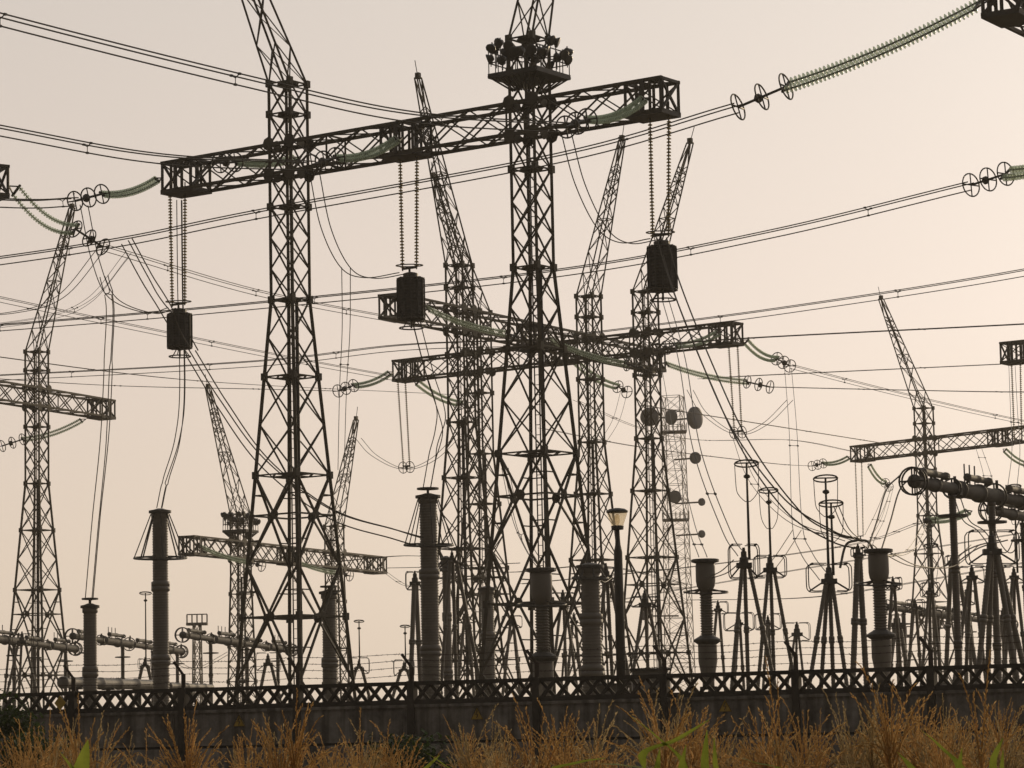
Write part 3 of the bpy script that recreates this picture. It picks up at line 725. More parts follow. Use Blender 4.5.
for lab, px, py, Y, ft, rod, hh, fr, lt in (
 ('slim disconnector with a thin rod behind the right breaker column', 930, 590, 165, ((922, -.8), (930, .8), (941, 0)), (931, 545), 9, (9, 14), .09),
 ('slim far disconnector just left of the right mast foot', 915, 606, 180, ((908, -.6), (921, .6)), None, 9, (9, 12), .1),
 ('slim far disconnector between the two right breaker columns', 966, 598, 170, ((958, -.8), (967, .8), (976, 0)), None, 10, (10, 14), .09),
 ('slim disconnector at the right edge with a tall thin rod', 1014, 575, 150, ((1004, -.8), (1015, .8), (1027, 0)), (1014, 486), 10, (12, 16), .09),
 ('slim disconnector with a bare rod in front of the large ringed transformer', 893, 584, 140, ((886, -.6), (901, .6)), None, 9, (8, 12), .08),
 ('far disconnector behind the ribbed transformer', 718, 608, 180, ((711, -.6), (724, .6)), None, 9, (10, 12), .09),
 ('far disconnector left of the stout grey post', 574, 620, 200, ((568, -.6), (580, .6)), None, 9, (10, 12), .1),
 ('far disconnector between the twin columns and the platform column', 512, 622, 190, ((505, -.6), (518, .6)), None, 9, (10, 12), .1),
 ('far disconnector left of the twin columns foot', 466, 616, 185, ((459, -.6), (472, .6)), None, 9, (10, 14), .1)):
    tripod(lab, px, py, Y, ft, rod, 7, None, hh, fr, lt)
# ------------------------------------------------------------------ air blast breakers
def breaker(label, a, b, mods, s=1., name='circuit_breaker', cols=None, caps=True):
    """a, b: axis ends; s scales the tube radius; cols: fractions where the supporting posts stand"""
    root = thing(name, V((a.x, a.y, 0)), label, 'circuit breaker', 'horizontal circuit breakers')
    d = b-a; L = d.length; t = d/L; sd = V((t.y, -t.x, 0)).normalized()
    r = .27*s
    for i in range(mods):
        p = a+d*(i/mods); l = L/mods
        big = i % 2
        rr = r*(1.35 if big else 1.)
        m = MB().lathe(p, t, [(.0, rr*.55), (.05, rr*.9), (.18, rr*.9), (.2, rr*1.25), (.3, rr*1.25), (.32, rr)] + sheds(.36, l*.5-.1, rr*.95, .08, .1) +
                       [(l*.5-.06, rr*1.3), (l*.5+.06, rr*1.3)] + sheds(l*.5+.1, l-.36, rr*.95, .08, .1) + [(l-.32, rr*1.2), (l-.2, rr*1.2), (l-.18, rr*.8), (l-.004, rr*.6)], 16)
        for e_ in (.18, .3, .42): m.bar(p + t*(l*e_), p + t*(l*e_) + V((0, 0, rr*2.6 + .3*(i % 2))), .05)
        m.build('interrupter', 'porcbk', root, True)
        if caps:
            o = V((0, 0, rr*1.75)) + sd*(.25*s)
            c = MB().lathe(p + o + t*(l*.12), t, [(0, .07), (.03, .2*s), (.15, .2*s), (.17, .16*s), (l*.22, .17*s), (l*.24, .2*s), (l*.27, .2*s), (l*.29, .16*s), (l*.5, .16*s), (l*.5+.02, .2*s), (l*.5+.16, .2*s), (l*.5+.2, .06)], 12)
            for f in (.2, .62): c.bar(p + t*(l*f) + V((0, 0, rr*.8)), p + o + t*(l*f), .09)
            c.build('capacitor', 'porcbk', root, True)
        st = MB()
        q = p+t*(l*.95) if i < mods-1 else p+t*l*.97
        st.ring(q - t*.45*s, t, rr*1.75, .05*s, 18); st.bar(q - t*.45*s - V((0, 0, rr*1.75)), q - t*.45*s + V((0, 0, rr*1.75)), .06)
        st.bar(q + V((0, 0, rr*.4)), q + V((0, 0, rr*2.3)), .1); st.box(q, t*.5*s, sd*.6*s, V((0, 0, .62*s)))
        st.build('hub', 'steel2', root)
    for p, q in ((a, 1), (b, -1)):
        w = MB()
        for k in (0, .35*s): w.wheel(p + t*(q*k), t, .3 + .26*s, .035)
        w.build('end_ring', 'steel2', root, True)
    for f in (cols or [ (i+.5)/mods for i in range(mods)]):
        p = a+d*f; c = V((p.x, p.y, 0)); hb = 2.2; dz = (p.z-r*1.2-hb)/3; po = None
        m = MB()
        for i in range(3):
            z0, z1 = hb+dz*i, hb+dz*(i+1)
            m.lathe(c, V((0, 0, 1)), [(z0, .24*s), (z0+.12, .24*s), (z0+.14, .19*s)] + sheds(z0+.18, z1-.18, .17*s, .12, .1) + [(z1-.14, .18*s), (z1-.12, .22*s), (z1-.004, .22*s)], 12)
        po = m.build('support_insulator', 'porcd', root, True)
        MB().lathe(c, V((0, 0, 1)), [(p.z-1.15*s-r, .2*s), (p.z-1.12*s-r, .75*s), (p.z-1.02*s-r, .75*s), (p.z-.98*s-r, .2*s)], 18).build('corona_disc', 'steel2', po)
        base_steel(po, c, hb-.005, .3)
    return root
zb_ = P(905, 481, 110).z
def flat(px, Y, z): return PX(px, z, Y)
breaker('large dark circuit breaker reaching in from the right edge', flat(912, 110, zb_), flat(1075, 127, zb_), 4, .78, cols=(.22, .45, .73, .97))
breaker('circuit breaker behind the large one at the right edge, its end hidden', flat(990, 128, zb_*1.02), flat(1110, 146, zb_*1.02), 3, .78, cols=(.25, .75))
z2 = P(885, 607, 200).z
breaker('mid distance circuit breaker passing behind the right posts', flat(886, 200, z2), flat(1012, 237, z2), 4, .74, cols=(.12, .37, .62, .87))
z3 = P(72, 636, 200).z
breaker('far grey circuit breaker passing behind the two left posts', flat(72, 200, z3), flat(182, 236, z3), 4, .74, cols=(.12, .42, .7, .95))
breaker('far grey circuit breaker seen through the front left column', flat(182, 202, z3), flat(292, 238, z3), 4, .74, cols=(.23, .55, .85))
breaker('far grey circuit breaker at the left edge behind the left gantry foot', flat(-45, 192, z3), flat(76, 225, z3), 4, .74, cols=(.2, .45, .62, .9))
# low bus duct
def duct(label, px0, px1, Y0, Y1, z, r):
    a, b = PX(px0, z, Y0), PX(px1, z, Y1); d = b-a; L = d.length; root = thing('bus_duct', V((a.x, a.y, 0)), label, 'bus duct')
    m = MB(); pr = [(0, r*.5), (.04, r*.85)]; n = 5
    for i in range(n): pr += [(L*i/n+.06, r*1.12), (L*i/n+.2, r*1.12), (L*i/n+.22, r*.95), (L*(i+1)/n-.1, r*.95)]
    pr += [(L-.05, r*.9), (L, r*.4)]
    m.lathe(a, d, pr, 18); m.build('tube', 'alu', root, True)
    for f in (.15, .5, .85):
        p = a+d*f; s = MB(); s.bar(V((p.x, p.y, 0)), p - V((0, 0, r*.9)), .22); s.box(p - V((0, 0, r)), V((.7, 0, 0)), V((0, .5, 0)), V((0, 0, .1))); s.build('stand', 'steel2', root)
duct('grey horizontal bus duct just above the fence at the left', 62, 152, 160, 170, P(100, 683, 163).z, .30)
duct('short grey bus duct above the fence right of the tall ringed post', 168, 212, 172, 178, P(180, 687, 175).z, .2)

# ------------------------------------------------------------------ telecom mast
def telecom():
    Y = 420.; k = Y/3000; c = PX(682, 1, Y); c.z = 0
    root = thing('telecom_mast', c, 'slender hazy telecom mast with round dishes behind the right column', 'telecom mast')
    zt = P(686, 396, Y).z; m = MB(); ang = .5
    def quad(z):
        h = (19-(19-13)*z/zt)*k
        return [c + V((math.cos(ang+i*math.pi/2)*h, math.sin(ang+i*math.pi/2)*h, z)) for i in range(4)]
    n = 24; q0, q1 = quad(0), quad(zt)
    for i in range(4): m.bar(q0[i], q1[i], .11)
    for i in range(n): panel(m, quad(zt*i/n), quad(zt*(i+1)/n), .1, .08, 'X', True)
    m.build('lattice_shaft', 'mast', root)
    for zz, w in ((P(682, 432, Y).z, 13), (P(682, 520, Y).z, 13)):
        m = MB(); m.box(c + V((0, 0, zz)), V((w*2*k, 0, 0)), V((0, w*1.2*k, 0)), V((0, 0, .3)))
        for i in range(7): 
            for sy in (-1, 1): m.bar(c + V(((i-3)/3*w*k, sy*w*.6*k, zz)), c + V(((i-3)/3*w*k, sy*w*.6*k, zz+1.2)), .08)
        m.build('service_platform', 'mast', root)
    for px, py, rx, yaw in ((650, 417, 11, -.3), (672, 417, 9, -.9), (694, 418, 13, .6), (695, 458, 7, .4), (675, 497, 7.5, -.1), (701.5, 502, 4.5, .5), (701.5, 534, 4.5, .5), (644, 616, 5, -.2)):
        p = P(px, py, Y-2); dr = V((math.sin(yaw), -math.cos(yaw), 0)); r = rx*k*.86
        if px > 690 and rx > 10: dr = V((.8, -.6, 0))
        d = MB().lathe(p, dr, [(-r*.55, r*.3), (-r*.3, r*.75), (-.05, r), (r*.3, r), (r*.36, r*.9), (r*.4, r*.4)], 22)
        do = d.build('dish', 'dish', root, True)
        tgt = V((c.x, c.y, p.z)); MB().bar(p - dr*(r*.4), tgt, .22).build('bracket', 'mast', do)
telecom()
# slim far lattice mast behind the breaker on the left
def farmast(label, px, pyt, Y, w):
    k = Y/3000; c = PX(px, 3, Y); c.z = 0; root = thing('lattice_mast', c, label, 'lattice mast'); zt = P(px, pyt, Y).z; m = MB()
    def quad(z): h = w*k*(1-.35*z/zt)*.7; return [c + V((math.cos(.6+i*math.pi/2)*h, math.sin(.6+i*math.pi/2)*h, z)) for i in range(4)]
    for i in range(4): m.bar(quad(0)[i], quad(zt)[i], .11)
    for i in range(9): panel(m, quad(zt*i/9), quad(zt*(i+1)/9), .1, .08, 'X', True)
    m.build('lattice_shaft', 'mast', root)
    t = MB().box(c + V((0, 0, zt)), V((w*2.1*k, 0, 0)), V((0, w*k, 0)), V((0, 0, .25)))
    for i in range(5): t.bar(c + V(((i-2)/2*w*k, 0, zt)), c + V(((i-2)/2*w*k, 0, zt+.9)), .12)
    t.bar(c + V((-w*k, 0, zt+.9)), c + V((w*k, 0, zt+.9)), .1); t.build('head_frame', 'mast', root)
farmast('short far lattice mast behind the left breakers', 198, 624, 280, 10)
farmast('short far lattice mast below the right gantry beam', 905, 636, 290, 9)

# ------------------------------------------------------------------ street lamp
def lamp():
    Y = 80.; t = P(617, 509, Y); c = V((t.x, t.y, 0)); k = Y/3000
    root = thing('street_lamp', c, 'street lamp with a glowing ribbed glass head behind the fence', 'street lamp')
    z = lambda p: P(617, p, Y).z
    MB().lathe(c, V((0, 0, 1)), [(0, 5.2*k), (z(600), 4.6*k), (z(552), 4.3*k), (z(545), 2.8*k), (z(530), 2*k)], 16).build('pole', 'steel2', root, True)
    h = MB().lathe(c, V((0, 0, 1)), [(z(530), 2.5*k), (z(530)+.01, 6*k), (z(526), 6.4*k), (z(525.5), 4*k)], 20).build('collar', 'steel2', root)
    pr = [(z(525.5), 6.0*k), (z(513), 10.2*k), (z(513)+.01, 10*k)]
    MB().lathe(c, V((0, 0, 1)), pr, 28).build('glass_bowl', 'lampglass', root)
    MB().lathe(c, V((0, 0, 1)), [(z(513)+.012, 10.8*k), (z(511), 11*k), (z(509), 8*k), (z(508), 2*k)], 24).build('cap', 'steel2', root)
    MB().lathe(c, V((0, 0, 1)), [(z(525), 1.5*k), (z(521), 2.6*k), (z(516), 2.4*k), (z(514), 1*k)], 12).build('bulb', 'lampglass', root, True)
lamp()

def cabinet(label, px0, px1, pyt, Y):
    a, b = P(px0, pyt, Y), P(px1, pyt, Y); c = V(((a.x+b.x)/2, Y, 0)); w_ = b.x-a.x; h = a.z
    root = thing('control_cabinet', c, label, 'cabinet')
    MB().box(V((c.x, c.y, h/2)), V((w_, 0, 0)), V((0, .8, 0)), V((0, 0, h))).build('body', 'alu', root)
    m = MB(); m.box(V((c.x, c.y, h+.03)), V((w_+.16, 0, 0)), V((0, 1, 0)), V((0, 0, .06))); m.build('roof', 'steel2', root)
    n = max(2, int(w_/.7))
    for i in range(n):
        x = a.x+w_*(i+.5)/n; d = MB().box(V((x, c.y-.41, h*.5)), V((w_/n-.06, 0, 0)), V((0, .02, 0)), V((0, 0, h-.2))).build('door', 'alu', root)
        MB().box(V((x+w_/n*.3, c.y-.435, h*.5)), V((.03, 0, 0)), V((0, .03, 0)), V((0, 0, .15))).build('handle', 'black', d)
cabinet('low grey switch cabinet just above the fence right of the street lamp', 632, 667, 671, 90)
cabinet('grey cabinet behind the fence lattice beneath the street lamp', 596, 628, 686, 86)
# ------------------------------------------------------------------ fence
def fence():
    pA, pB = PX(-120, 2.5, 75.6), PX(1150, 2.5, 64.0); A, B = V((pA.x, pA.y, 0)), V((pB.x, pB.y, 0)); d = (B-A); u = d.normalized(); v = V((-u.y, u.x, 0))
    ztop = P(512, 678.5, PX(512, 3, 69.3).y).z
    root = thing('concrete_fence', A, 'dark concrete panel fence with lattice top strip and barbed wire across the whole picture', 'fence')
    def at(px):
        a = rt - fw*((px-512)/F); return A + u*(-a.dot(V((A.x, A.y, ztop-HC)))/a.dot(u))
    posts = [at(x) for x in (-42, 73.5, 183.5, 298, 412, 537, 664.5, 796, 931, 1070)]
    hl = .54
    tops = []
    for p in posts:
        m = MB(); m.box(V((p.x, p.y, ztop/2)), u*.17, v*.26, V((0, 0, ztop+.02))); po = m.build('post', 'concd', root)
        b = MB(); q = p + V((0, 0, ztop)) ; e1 = q + V((0, 0, .34)); e2 = e1 - u*.2 + V((0, 0, .3)) - v*.12
        b.bar(q, e1, .10, .07); b.bar(e1 - V((0, 0, .02)), e2, .08, .06); b.build('wire_bracket', 'rust', po); tops.append((e1, e2, q))
    rnd = random.Random(3)
    for i in range(len(posts)-1):
        p, q = posts[i] + u*.09, posts[i+1] - u*.09; L = (q-p).length; c = (p+q)/2
        s = MB(); zl = ztop-hl; zs = [0, zl*.33, zl*.66, zl]
        for k in range(3):
            z0, z1 = zs[k]+.03, zs[k+1]-.03
            s.box(V((c.x, c.y, (z0+z1)/2)), u*L, v*(.10), V((0, 0, z1-z0)))
            s.box(V((c.x, c.y, (z0+z1)/2)) - v*.0, u*(L-.3), v*(.13), V((0, 0, z1-z0-.2)))
        MB().box(V((c.x, c.y, zl/2)) + v*.03, u*(L-.002), v*.03, V((0, 0, zl-.05))).build('groove_shade_sheet', 'black', root)  # black sheet stands in for the shade inside the panel grooves
        s.box(V((c.x, c.y, zl-.03)), u*L, v*.2, V((0, 0, .07)))
        s.build('solid_panel', 'conc', root)
        l = MB(); z0, z1 = zl+.02, ztop
        l.box(V((c.x, c.y, z1-.045)), u*L, v*.14, V((0, 0, .09))); l.box(V((c.x, c.y, zl+.062)), u*L, v*.12, V((0, 0, .11)))
        n = 8; st = L/n
        for k in range(n):
            x0 = p+u*(st*k); x1 = p+u*(st*(k+1))
            l.bar(x0 + V((0, 0, z0+.04)) - v*.02, x1 + V((0, 0, z1-.06)) - v*.02, .07, .075); l.bar(x1 + V((0, 0, z0+.04)) + v*.02, x0 + V((0, 0, z1-.06)) + v*.02, .07, .075)
        l.build('lattice_panel', 'concd', root)
    for f in (0., .5, 1., 1.5):
        pts = []
        for (a, b, q) in tops:
            w = a + (b-a)*(f-.5) if f >= .5 else q+(a-q)*.45
            if f >= .5: w = a+(b-a)*min(1, (f-.5))
            if pts: pts.append((pts[-1]+w)/2 - V((0, 0, .03+.03*rnd.random())))
            pts.append(w)
        sp = spline(pts, 4); m = MB().tube(sp, .006, 4)
        for i in range(len(sp)-1):
            for k in range(4):
                p = sp[i]+(sp[i+1]-sp[i])*((k+rnd.random())/4); dd = V((rnd.uniform(-1, 1), rnd.uniform(-1, 1), rnd.uniform(-1, 1)))*.025; m.bar(p-dd, p+dd, .008)
        m.build('barbed_wire', 'rust', root)
    # warning signs on the outside
    for px, py, kind, lab in ((60, 703, 'd', 'yellow diamond warning plate wired to the fence lattice at the left'), (239, 721, 't', 'dull yellow triangle warning sign on the fence left of the front column'),
                         (477, 714, 't', 'dull yellow triangle warning sign on the fence below the twin columns'), (725, 706, 't', 'dull yellow triangle warning sign on the fence below the ribbed transformer')):
        b = at(px); o = P(px, py, b.y-.16); r = root
        th = thing('warning_sign', o, lab, 'sign', 'warning signs on the fence')
        m = MB(); n = len(m.v); up_ = V((0, 0, 1)); s = .16
        pg = [(-1, 0), (0, -1.15), (1, 0), (0, 1.15)] if kind == 'd' else [(-1, -.8), (1, -.8), (0, 1.0)]
        for w in (0, .012):
            for x, y in pg: m.v.append(o + u*(x*s) + up_*(y*s) + v*w)
        K = len(pg); m.f += [tuple(range(K)), tuple(range(K, 2*K))[::-1]] + [(i, i+K, (i+1) % K+K, (i+1) % K) for i in range(K)]
        m.build('plate', 'yellow', th)
        if kind == 't':
            e = MB()
            for (x0, y0), (x1, y1) in (((.1, .55), (-.2, -.05)), ((-.2, -.05), (.16, -.05)), ((.16, -.05), (-.08, -.6))):
                e.bar(o + u*(x0*s) + up_*(y0*s) - v*.006, o + u*(x1*s) + up_*(y1*s) - v*.006, .02, .008)
            for i in range(3):
                a_, b_ = pg[i], pg[(i+1) % 3]; e.bar(o + u*(a_[0]*s*.95) + up_*(a_[1]*s*.95) - v*.004, o + u*(b_[0]*s*.95) + up_*(b_[1]*s*.95) - v*.004, .018, .006)
            e.build('black_marking', 'black', th)
fence()

# ------------------------------------------------------------------ ground
g = MB(); S = 6000; n = 2
g.v = [V((-S, -S, 0)), V((S, -S, 0)), V((S, S, 0)), V((-S, S, 0))]; g.f = [(0, 1, 2, 3)]
tag(g.build('ground', 'soil'), kind='structure')

# ------------------------------------------------------------------ maize
def strip(mb, pts, w, fold=.25, twist=0.):
    n = len(pts); base = len(mb.v)
    for i, p in enumerate(pts):
        t = (pts[min(i+1, n-1)]-pts[max(i-1, 0)]).normalized(); s = t.cross(V((0, 0, 1)))
        if s.length < .05: s = V((1, 0, 0))
        s.normalize(); nn = s.cross(t)
        s = s*math.cos(twist*i/n) + nn*math.sin(twist*i/n); nn = s.cross(t)
        f = i/(n-1); ww = w*min(1, f*5+.45)*(1-f**2.2)**.8 if f < 1 else 0.001
        mb.v += [p - s*ww + nn*(ww*fold*2), V(p), p + s*ww + nn*(ww*fold*2)]
    for i in range(n-1):
        a = base+i*3
        mb.f += [(a, a+1, a+4, a+3), (a+1, a+2, a+5, a+4)]
def arc(o, az, el, L, droop, n=9):
    p = V(o); out = [V(p)]; st = L/(n-1); e = el
    for i in range(n-1):
        p = p + V((math.cos(az)*math.cos(e), math.sin(az)*math.cos(e), math.sin(e)))*st; out.append(V(p)); e -= droop/(n-1)*(1+i*.25)
    return out
def tassel_mesh(rnd, dense, droop):
    m = MB(); H0 = 1.42
    br = [arc(V((0, 0, H0+.02)), rnd.uniform(0, 6.28), math.pi/2-.06, .40, rnd.uniform(0, .35), 11)]
    nb = rnd.randint(26, 36) if dense else rnd.randint(10, 14)
    for i in range(nb):
        f = i/nb; hook = rnd.random() < .22
        br.append(arc(V((0, 0, H0-.02+.12*f)), rnd.uniform(0, 6.28), 1.5-.6*rnd.random()**1.6, rnd.uniform(.20, .36)*(1-.2*f), rnd.uniform(1.2, 2.2)*droop if hook else rnd.uniform(.05, .5), 9))
    for b in br:
        m.tube(b, [.0022*(1-.5*i/len(b)) for i in range(len(b))], 3)
        for i in range(2, len(b)):
            for k in range(5):
                p = b[i-1]+(b[i]-b[i-1])*((k+rnd.random())/5); t = (b[i]-b[i-1]).normalized(); _, s, q = basis(t); g = rnd.uniform(0, 6.28)
                d = (t + (s*math.cos(g)+q*math.sin(g))*rnd.uniform(.2, .55)).normalized()*rnd.uniform(.011, .018); _, s, q = basis(d); n = len(m.v); w_ = .0019
                m.v += [p, p + d*.5 + s*w_, p + d, p + d*.5 - s*w_, p + d*.5 + q*w_, p + d*.5 - q*w_]; m.f += [(n, n+1, n+2, n+3), (n, n+4, n+2, n+5)]
    return m
protos = []
for vi in range(9):
    rnd = random.Random(20+vi)
    root = thing('maize_plant', (0, 0, 0), 'dry maize plant with golden brown branched tassel in the field before the fence', 'maize plant', 'maize plants in the foreground')
    st = MB().tube([V((0, 0, 0)), V((.01, 0, .6)), V((0, .01, 1.1)), V((0, 0, 1.46))], [.013, .012, .009, .005], 6).build('stalk', 'stalk', root, True)
    tassel_mesh(rnd, vi % 4 != 2, 1.0 if vi % 2 else 1.7).build('tassel', 'tassel' if vi % 3 else 'tassel2', root)
    for k in range(5):
        z = .35+.2*k; az = k*math.pi+rnd.uniform(-.5, .5)
        l = MB(); strip(l, arc(V((0, 0, z)), az, 1.1, rnd.uniform(.45, .62) if k < 4 else .36, rnd.uniform(1.6, 2.4), 11), rnd.uniform(.025, .038), .22, rnd.uniform(-.6, .6))
        l.build('leaf', 'leafg' if (vi+k) % 4 == 0 else 'leafd', root, True)
    for k in range(3):
        az = rnd.uniform(0, 6.28); l = MB(); strip(l, arc(V((0, 0, 1.16+.1*k)), az, 1.25+rnd.uniform(-.1, .15), rnd.uniform(.34, .5), rnd.uniform(1.2, 2.6), 11), rnd.uniform(.014, .022), .25, rnd.uniform(-1., 1.))
        l.build('leaf', 'leafg' if (vi*3+k) % 5 in (0, 3) else 'leafd', root, True)
    protos.append(root)
def dup(root):
    r = root.copy(); col.objects.link(r)
    for ch in root.children:
        c = ch.copy(); col.objects.link(c); c.parent = r
    return r
rnd = random.Random(11)
spots = []
CL = [-60, 15, 95, 170, 255, 300, 365, 400, 478, 530, 580, 615, 655, 700, 745, 790, 845, 880, 915, 950, 985, 1020, 1070]
hand = [(85, 694, 9.5, 4), (195, 702, 11, 1), (263, 716, 13, 0), (282, 690, 11, 4), (300, 707, 11, 1), (356, 712, 12, 2), (375, 718, 13, 3), (395, 722, 12, 5), (480, 706, 12, 3), (524, 694, 10, 4), (565, 700, 11, 1), (575, 702, 12, 0), (607, 717, 12, 5),
        (640, 695, 11, 6), (665, 676, 10, 4), (700, 690, 11, 7), (685, 686, 12, 0), (720, 712, 12, 3), (745, 700, 11, 1), (770, 662, 9, 2), (795, 700, 12, 4), (845, 690, 11, 0), (876, 684, 11, 3), (880, 660, 9.5, 5), (905, 690, 11, 7), (930, 684, 10, 4), (945, 700, 12, 6), (968, 655, 9, 2), (985, 692, 12, 1), (1000, 700, 11, 3), (22, 722, 11, 1), (8, 728, 10, 7), (150, 733, 12, 2), (170, 728, 11, 8), (124, 738, 13, 6), (233, 722, 12, 7), (1018, 706, 11, 0), (62, 716, 13, 0), (820, 712, 13, 7)]
for h in hand: spots.append(h)
for i in range(120):
    px = rnd.choice(CL) + rnd.gauss(0, 26); Y = rnd.uniform(9, 16)
    base = 732 - 16*max(0, (px-560)/460) - 6*math.sin(px*.03)
    spots.append((px, base + rnd.uniform(-14, 22), Y, rnd.randrange(9)))
first = [True]*9
for px, py, Y, vi in spots:
    py -= 6
    o = protos[vi] if first[vi] else dup(protos[vi]); first[vi] = False
    t = P(px, py, Y); o.location = (t.x, t.y, 0); z = t.z/1.84
    sxy = z*rnd.uniform(.85, 1.15); o.scale = (sxy, sxy, z); o.rotation_euler = (rnd.uniform(-.03, .03), rnd.uniform(-.05, .05), rnd.uniform(0, 6.28))
for vi in range(9):
    if first[vi]: protos[vi].location = (3+vi*.2, 14, 0)
# greener plants whose broad blades show between the tassels
def green(label, px, Y, blades):
    c = PX(px, .2, Y); c.z = 0; root = thing('maize_plant', c, label, 'maize plant', 'maize plants in the foreground')
    topz = max(P(px, b[1], Y).z for b in blades)
    MB().tube([c, c + V((.01, 0, topz*.6)), c + V((0, 0, topz*.92))], [.014, .012, .006], 6).build('stalk', 'stalk', root, True)
    for x0, y0, x1, y1, w, bow in blades:
        a = P(x0, y0, Y); b = P(x1, y1, Y-.25); mid = (a+b)/2 + V((0, 0, bow))
        l = MB(); pts = spline([V((c.x, c.y, a.z-.12)), a, mid, b], 5); strip(l, pts, w, .12, .5); l.build('leaf', 'leafb', root, True)
green('green maize plant with a bright broad leaf bottom left', 80, 8.5, [(74, 800, 88, 740, .034, .0), (84, 785, 60, 752, .014, 0)])
green('green maize plant with two crossing bright blades near the bottom centre right', 672, 8.5, [(684, 768, 628, 714, .012, .012), (642, 757, 709, 720, .014, -.006), (702, 790, 707, 730, .017, 0), (716, 790, 714, 738, .012, 0), (676, 790, 686, 745, .013, 0), (654, 790, 660, 748, .013, 0)])
green('green maize plant with a folded bright leaf bottom right', 935, 8.6, [(960, 775, 921, 730, .016, .014), (985, 785, 1003, 738, .014, .01), (920, 785, 897, 752, .02, .01), (955, 790, 962, 748, .013, 0), (1000, 790, 1003, 750, .011, 0)])
green('green maize plant with low dark blades bottom centre', 600, 9, [(550, 775, 606, 758, .012, .01), (650, 775, 600, 764, .012, .01), (770, 775, 740, 758, .013, .01)])
green('green maize plant with small blades below the thick grey post', 440, 9.5, [(456, 780, 425, 752, .010, .01), (414, 780, 440, 755, .010, .0)])
def shrub(label, px, pyt, Y, w, n, seed):
    rnd = random.Random(seed); t = P(px, pyt, Y); c = V((t.x, t.y, 0)); root = thing('shrub', c, label, 'shrub', 'shrubs before the fence')
    m = MB()
    for k in range(7): m.tube(arc(c, rnd.uniform(0, 6.28), rnd.uniform(1.0, 1.5), t.z*.8, .5, 6), .02, 5)
    m.build('stem', 'bark', root)
    l = MB()
    cl = [(c + V((rnd.gauss(0, w*.45), rnd.gauss(0, w*.4), t.z*rnd.uniform(.15, .9))), rnd.uniform(.18, .4)) for _ in range(26)]
    for _ in range(n):
        p0, rr = rnd.choice(cl); p = p0 + V((rnd.gauss(0, rr*.6), rnd.gauss(0, rr*.6), rnd.gauss(0, rr*.5)))
        if p.z > t.z or p.z < .05: continue
        d = V((rnd.gauss(0, 1), rnd.gauss(0, 1), rnd.gauss(-.2, .7))).normalized()*rnd.uniform(.06, .12); _, s, q = basis(d); s = s*.03
        k = len(l.v); l.v += [p, p + d*.45 + s, p + d, p + d*.45 - s]; l.f += [(k, k+1, k+2, k+3)]
    l.build('foliage', 'shrub', root)
shrub('dark green shrub at the left edge in front of the fence', 6, 690, 52, .55, 5000, 1)
shrub('low dark shrub before the fence at the bottom left', 40, 728, 45, .5, 3000, 2)
shrub('low dark shrub before the fence below the thick grey post', 415, 732, 42, .5, 4200, 3)

# ------------------------------------------------------------------ air
EL, AZ = R(13), R(30)
sun_dir = V((math.sin(AZ)*math.cos(EL), math.cos(AZ)*math.cos(EL), math.sin(EL)))
HAZE = .0003
if HAZE:
    hz = MB(); hz.box(V((0, 240, 74)), V((520, 0, 0)), V((0, 560, 0)), V((0, 0, 150)))
    hm = bpy.data.materials.new('haze'); hm.use_nodes = True; nt = hm.node_tree
    nt.nodes.remove(nt.nodes['Principled BSDF']); pv = nt.nodes.new('ShaderNodeVolumePrincipled')
    pv.inputs['Color'].default_value = (.95, .88, .78, 1); pv.inputs['Density'].default_value = HAZE; pv.inputs['Anisotropy'].default_value = .3
    nt.links.new(pv.outputs[0], nt.nodes['Material Output'].inputs['Volume'])
    tag(hz.build('haze', hm), kind='stuff')

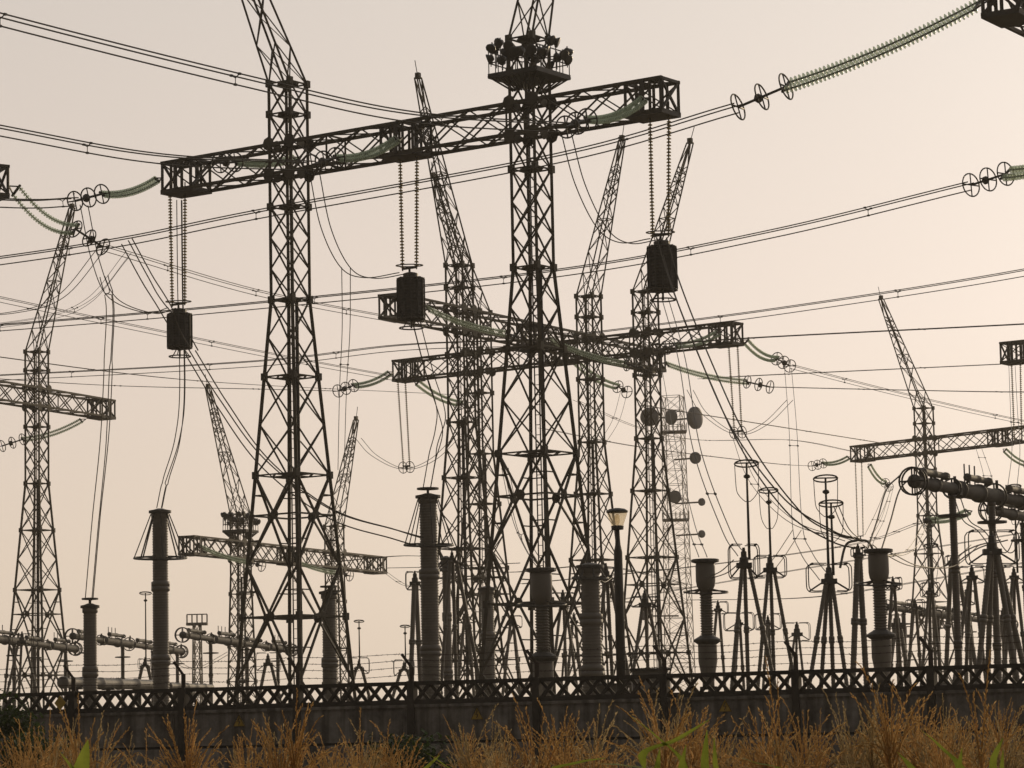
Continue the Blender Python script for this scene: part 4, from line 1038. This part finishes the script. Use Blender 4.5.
# ------------------------------------------------------------------ sky and sun
w = bpy.data.worlds.new('World'); scene.world = w; w.use_nodes = True
nt = w.node_tree; bg = nt.nodes['Background']
sky = nt.nodes.new('ShaderNodeTexSky'); sky.sky_type = 'NISHITA'; sky.sun_disc = False
sky.sun_elevation = EL; sky.sun_rotation = AZ; sky.dust_density = 6; sky.air_density = 1.0; sky.ozone_density = 1
hs = nt.nodes.new('ShaderNodeHueSaturation'); hs.inputs['Saturation'].default_value = .35
nt.links.new(sky.outputs[0], hs.inputs['Color'])
geo = nt.nodes.new('ShaderNodeTexCoord'); sep = nt.nodes.new('ShaderNodeSeparateXYZ'); nt.links.new(geo.outputs['Generated'], sep.inputs[0])
cr = nt.nodes.new('ShaderNodeValToRGB')
els = cr.color_ramp.elements
els[0].position = 0; els[0].color = (.86, .70, .545, 1)
els[1].position = 1; els[1].color = (.30, .31, .33, 1)
for p, c in ((.06, (.875, .72, .575, 1)), (.14, (.84, .71, .615, 1)), (.25, (.745, .665, .60, 1))):
    e = els.new(p); e.color = c
nt.links.new(sep.outputs['Z'], cr.inputs['Fac'])
mx = nt.nodes.new('ShaderNodeMix'); mx.data_type = 'RGBA'; mx.inputs[0].default_value = .9
sc = nt.nodes.new('ShaderNodeVectorMath'); sc.operation = 'SCALE'; sc.inputs['Scale'].default_value = 9.
nt.links.new(cr.outputs[0], sc.inputs[0])
# the veil of haze is brighter towards the sun
dt = nt.nodes.new('ShaderNodeVectorMath'); dt.operation = 'DOT_PRODUCT'; dt.inputs[1].default_value = sun_dir
nt.links.new(geo.outputs['Generated'], dt.inputs[0])
mr = nt.nodes.new('ShaderNodeMapRange'); mr.inputs['From Min'].default_value = -.8; mr.inputs['From Max'].default_value = .98; mr.inputs['To Min'].default_value = 1.0; mr.inputs['To Max'].default_value = 10.95
nt.links.new(dt.outputs['Value'], mr.inputs['Value']); nt.links.new(mr.outputs[0], sc.inputs['Scale'])
nt.links.new(hs.outputs[0], mx.inputs[6]); nt.links.new(sc.outputs[0], mx.inputs[7])
nt.links.new(mx.outputs[2], bg.inputs['Color']); bg.inputs['Strength'].default_value = .1
sl = bpy.data.lights.new('sun', 'SUN'); sl.energy = 1.5; sl.angle = R(10); sl.color = (1, .78, .5)
so = bpy.data.objects.new('sun', sl); col.objects.link(so); so.rotation_euler = (-sun_dir).to_track_quat('-Z', 'Y').to_euler(); so.location = (50, 20, 60)

scene.view_settings.view_transform = 'Standard'; scene.view_settings.look = 'None'; scene.view_settings.exposure = 0; scene.view_settings.gamma = 1
scene.view_settings.use_curve_mapping = False
scene.cycles.max_bounces = 6; scene.cycles.transparent_max_bounces = 24; scene.cycles.volume_bounces = 0
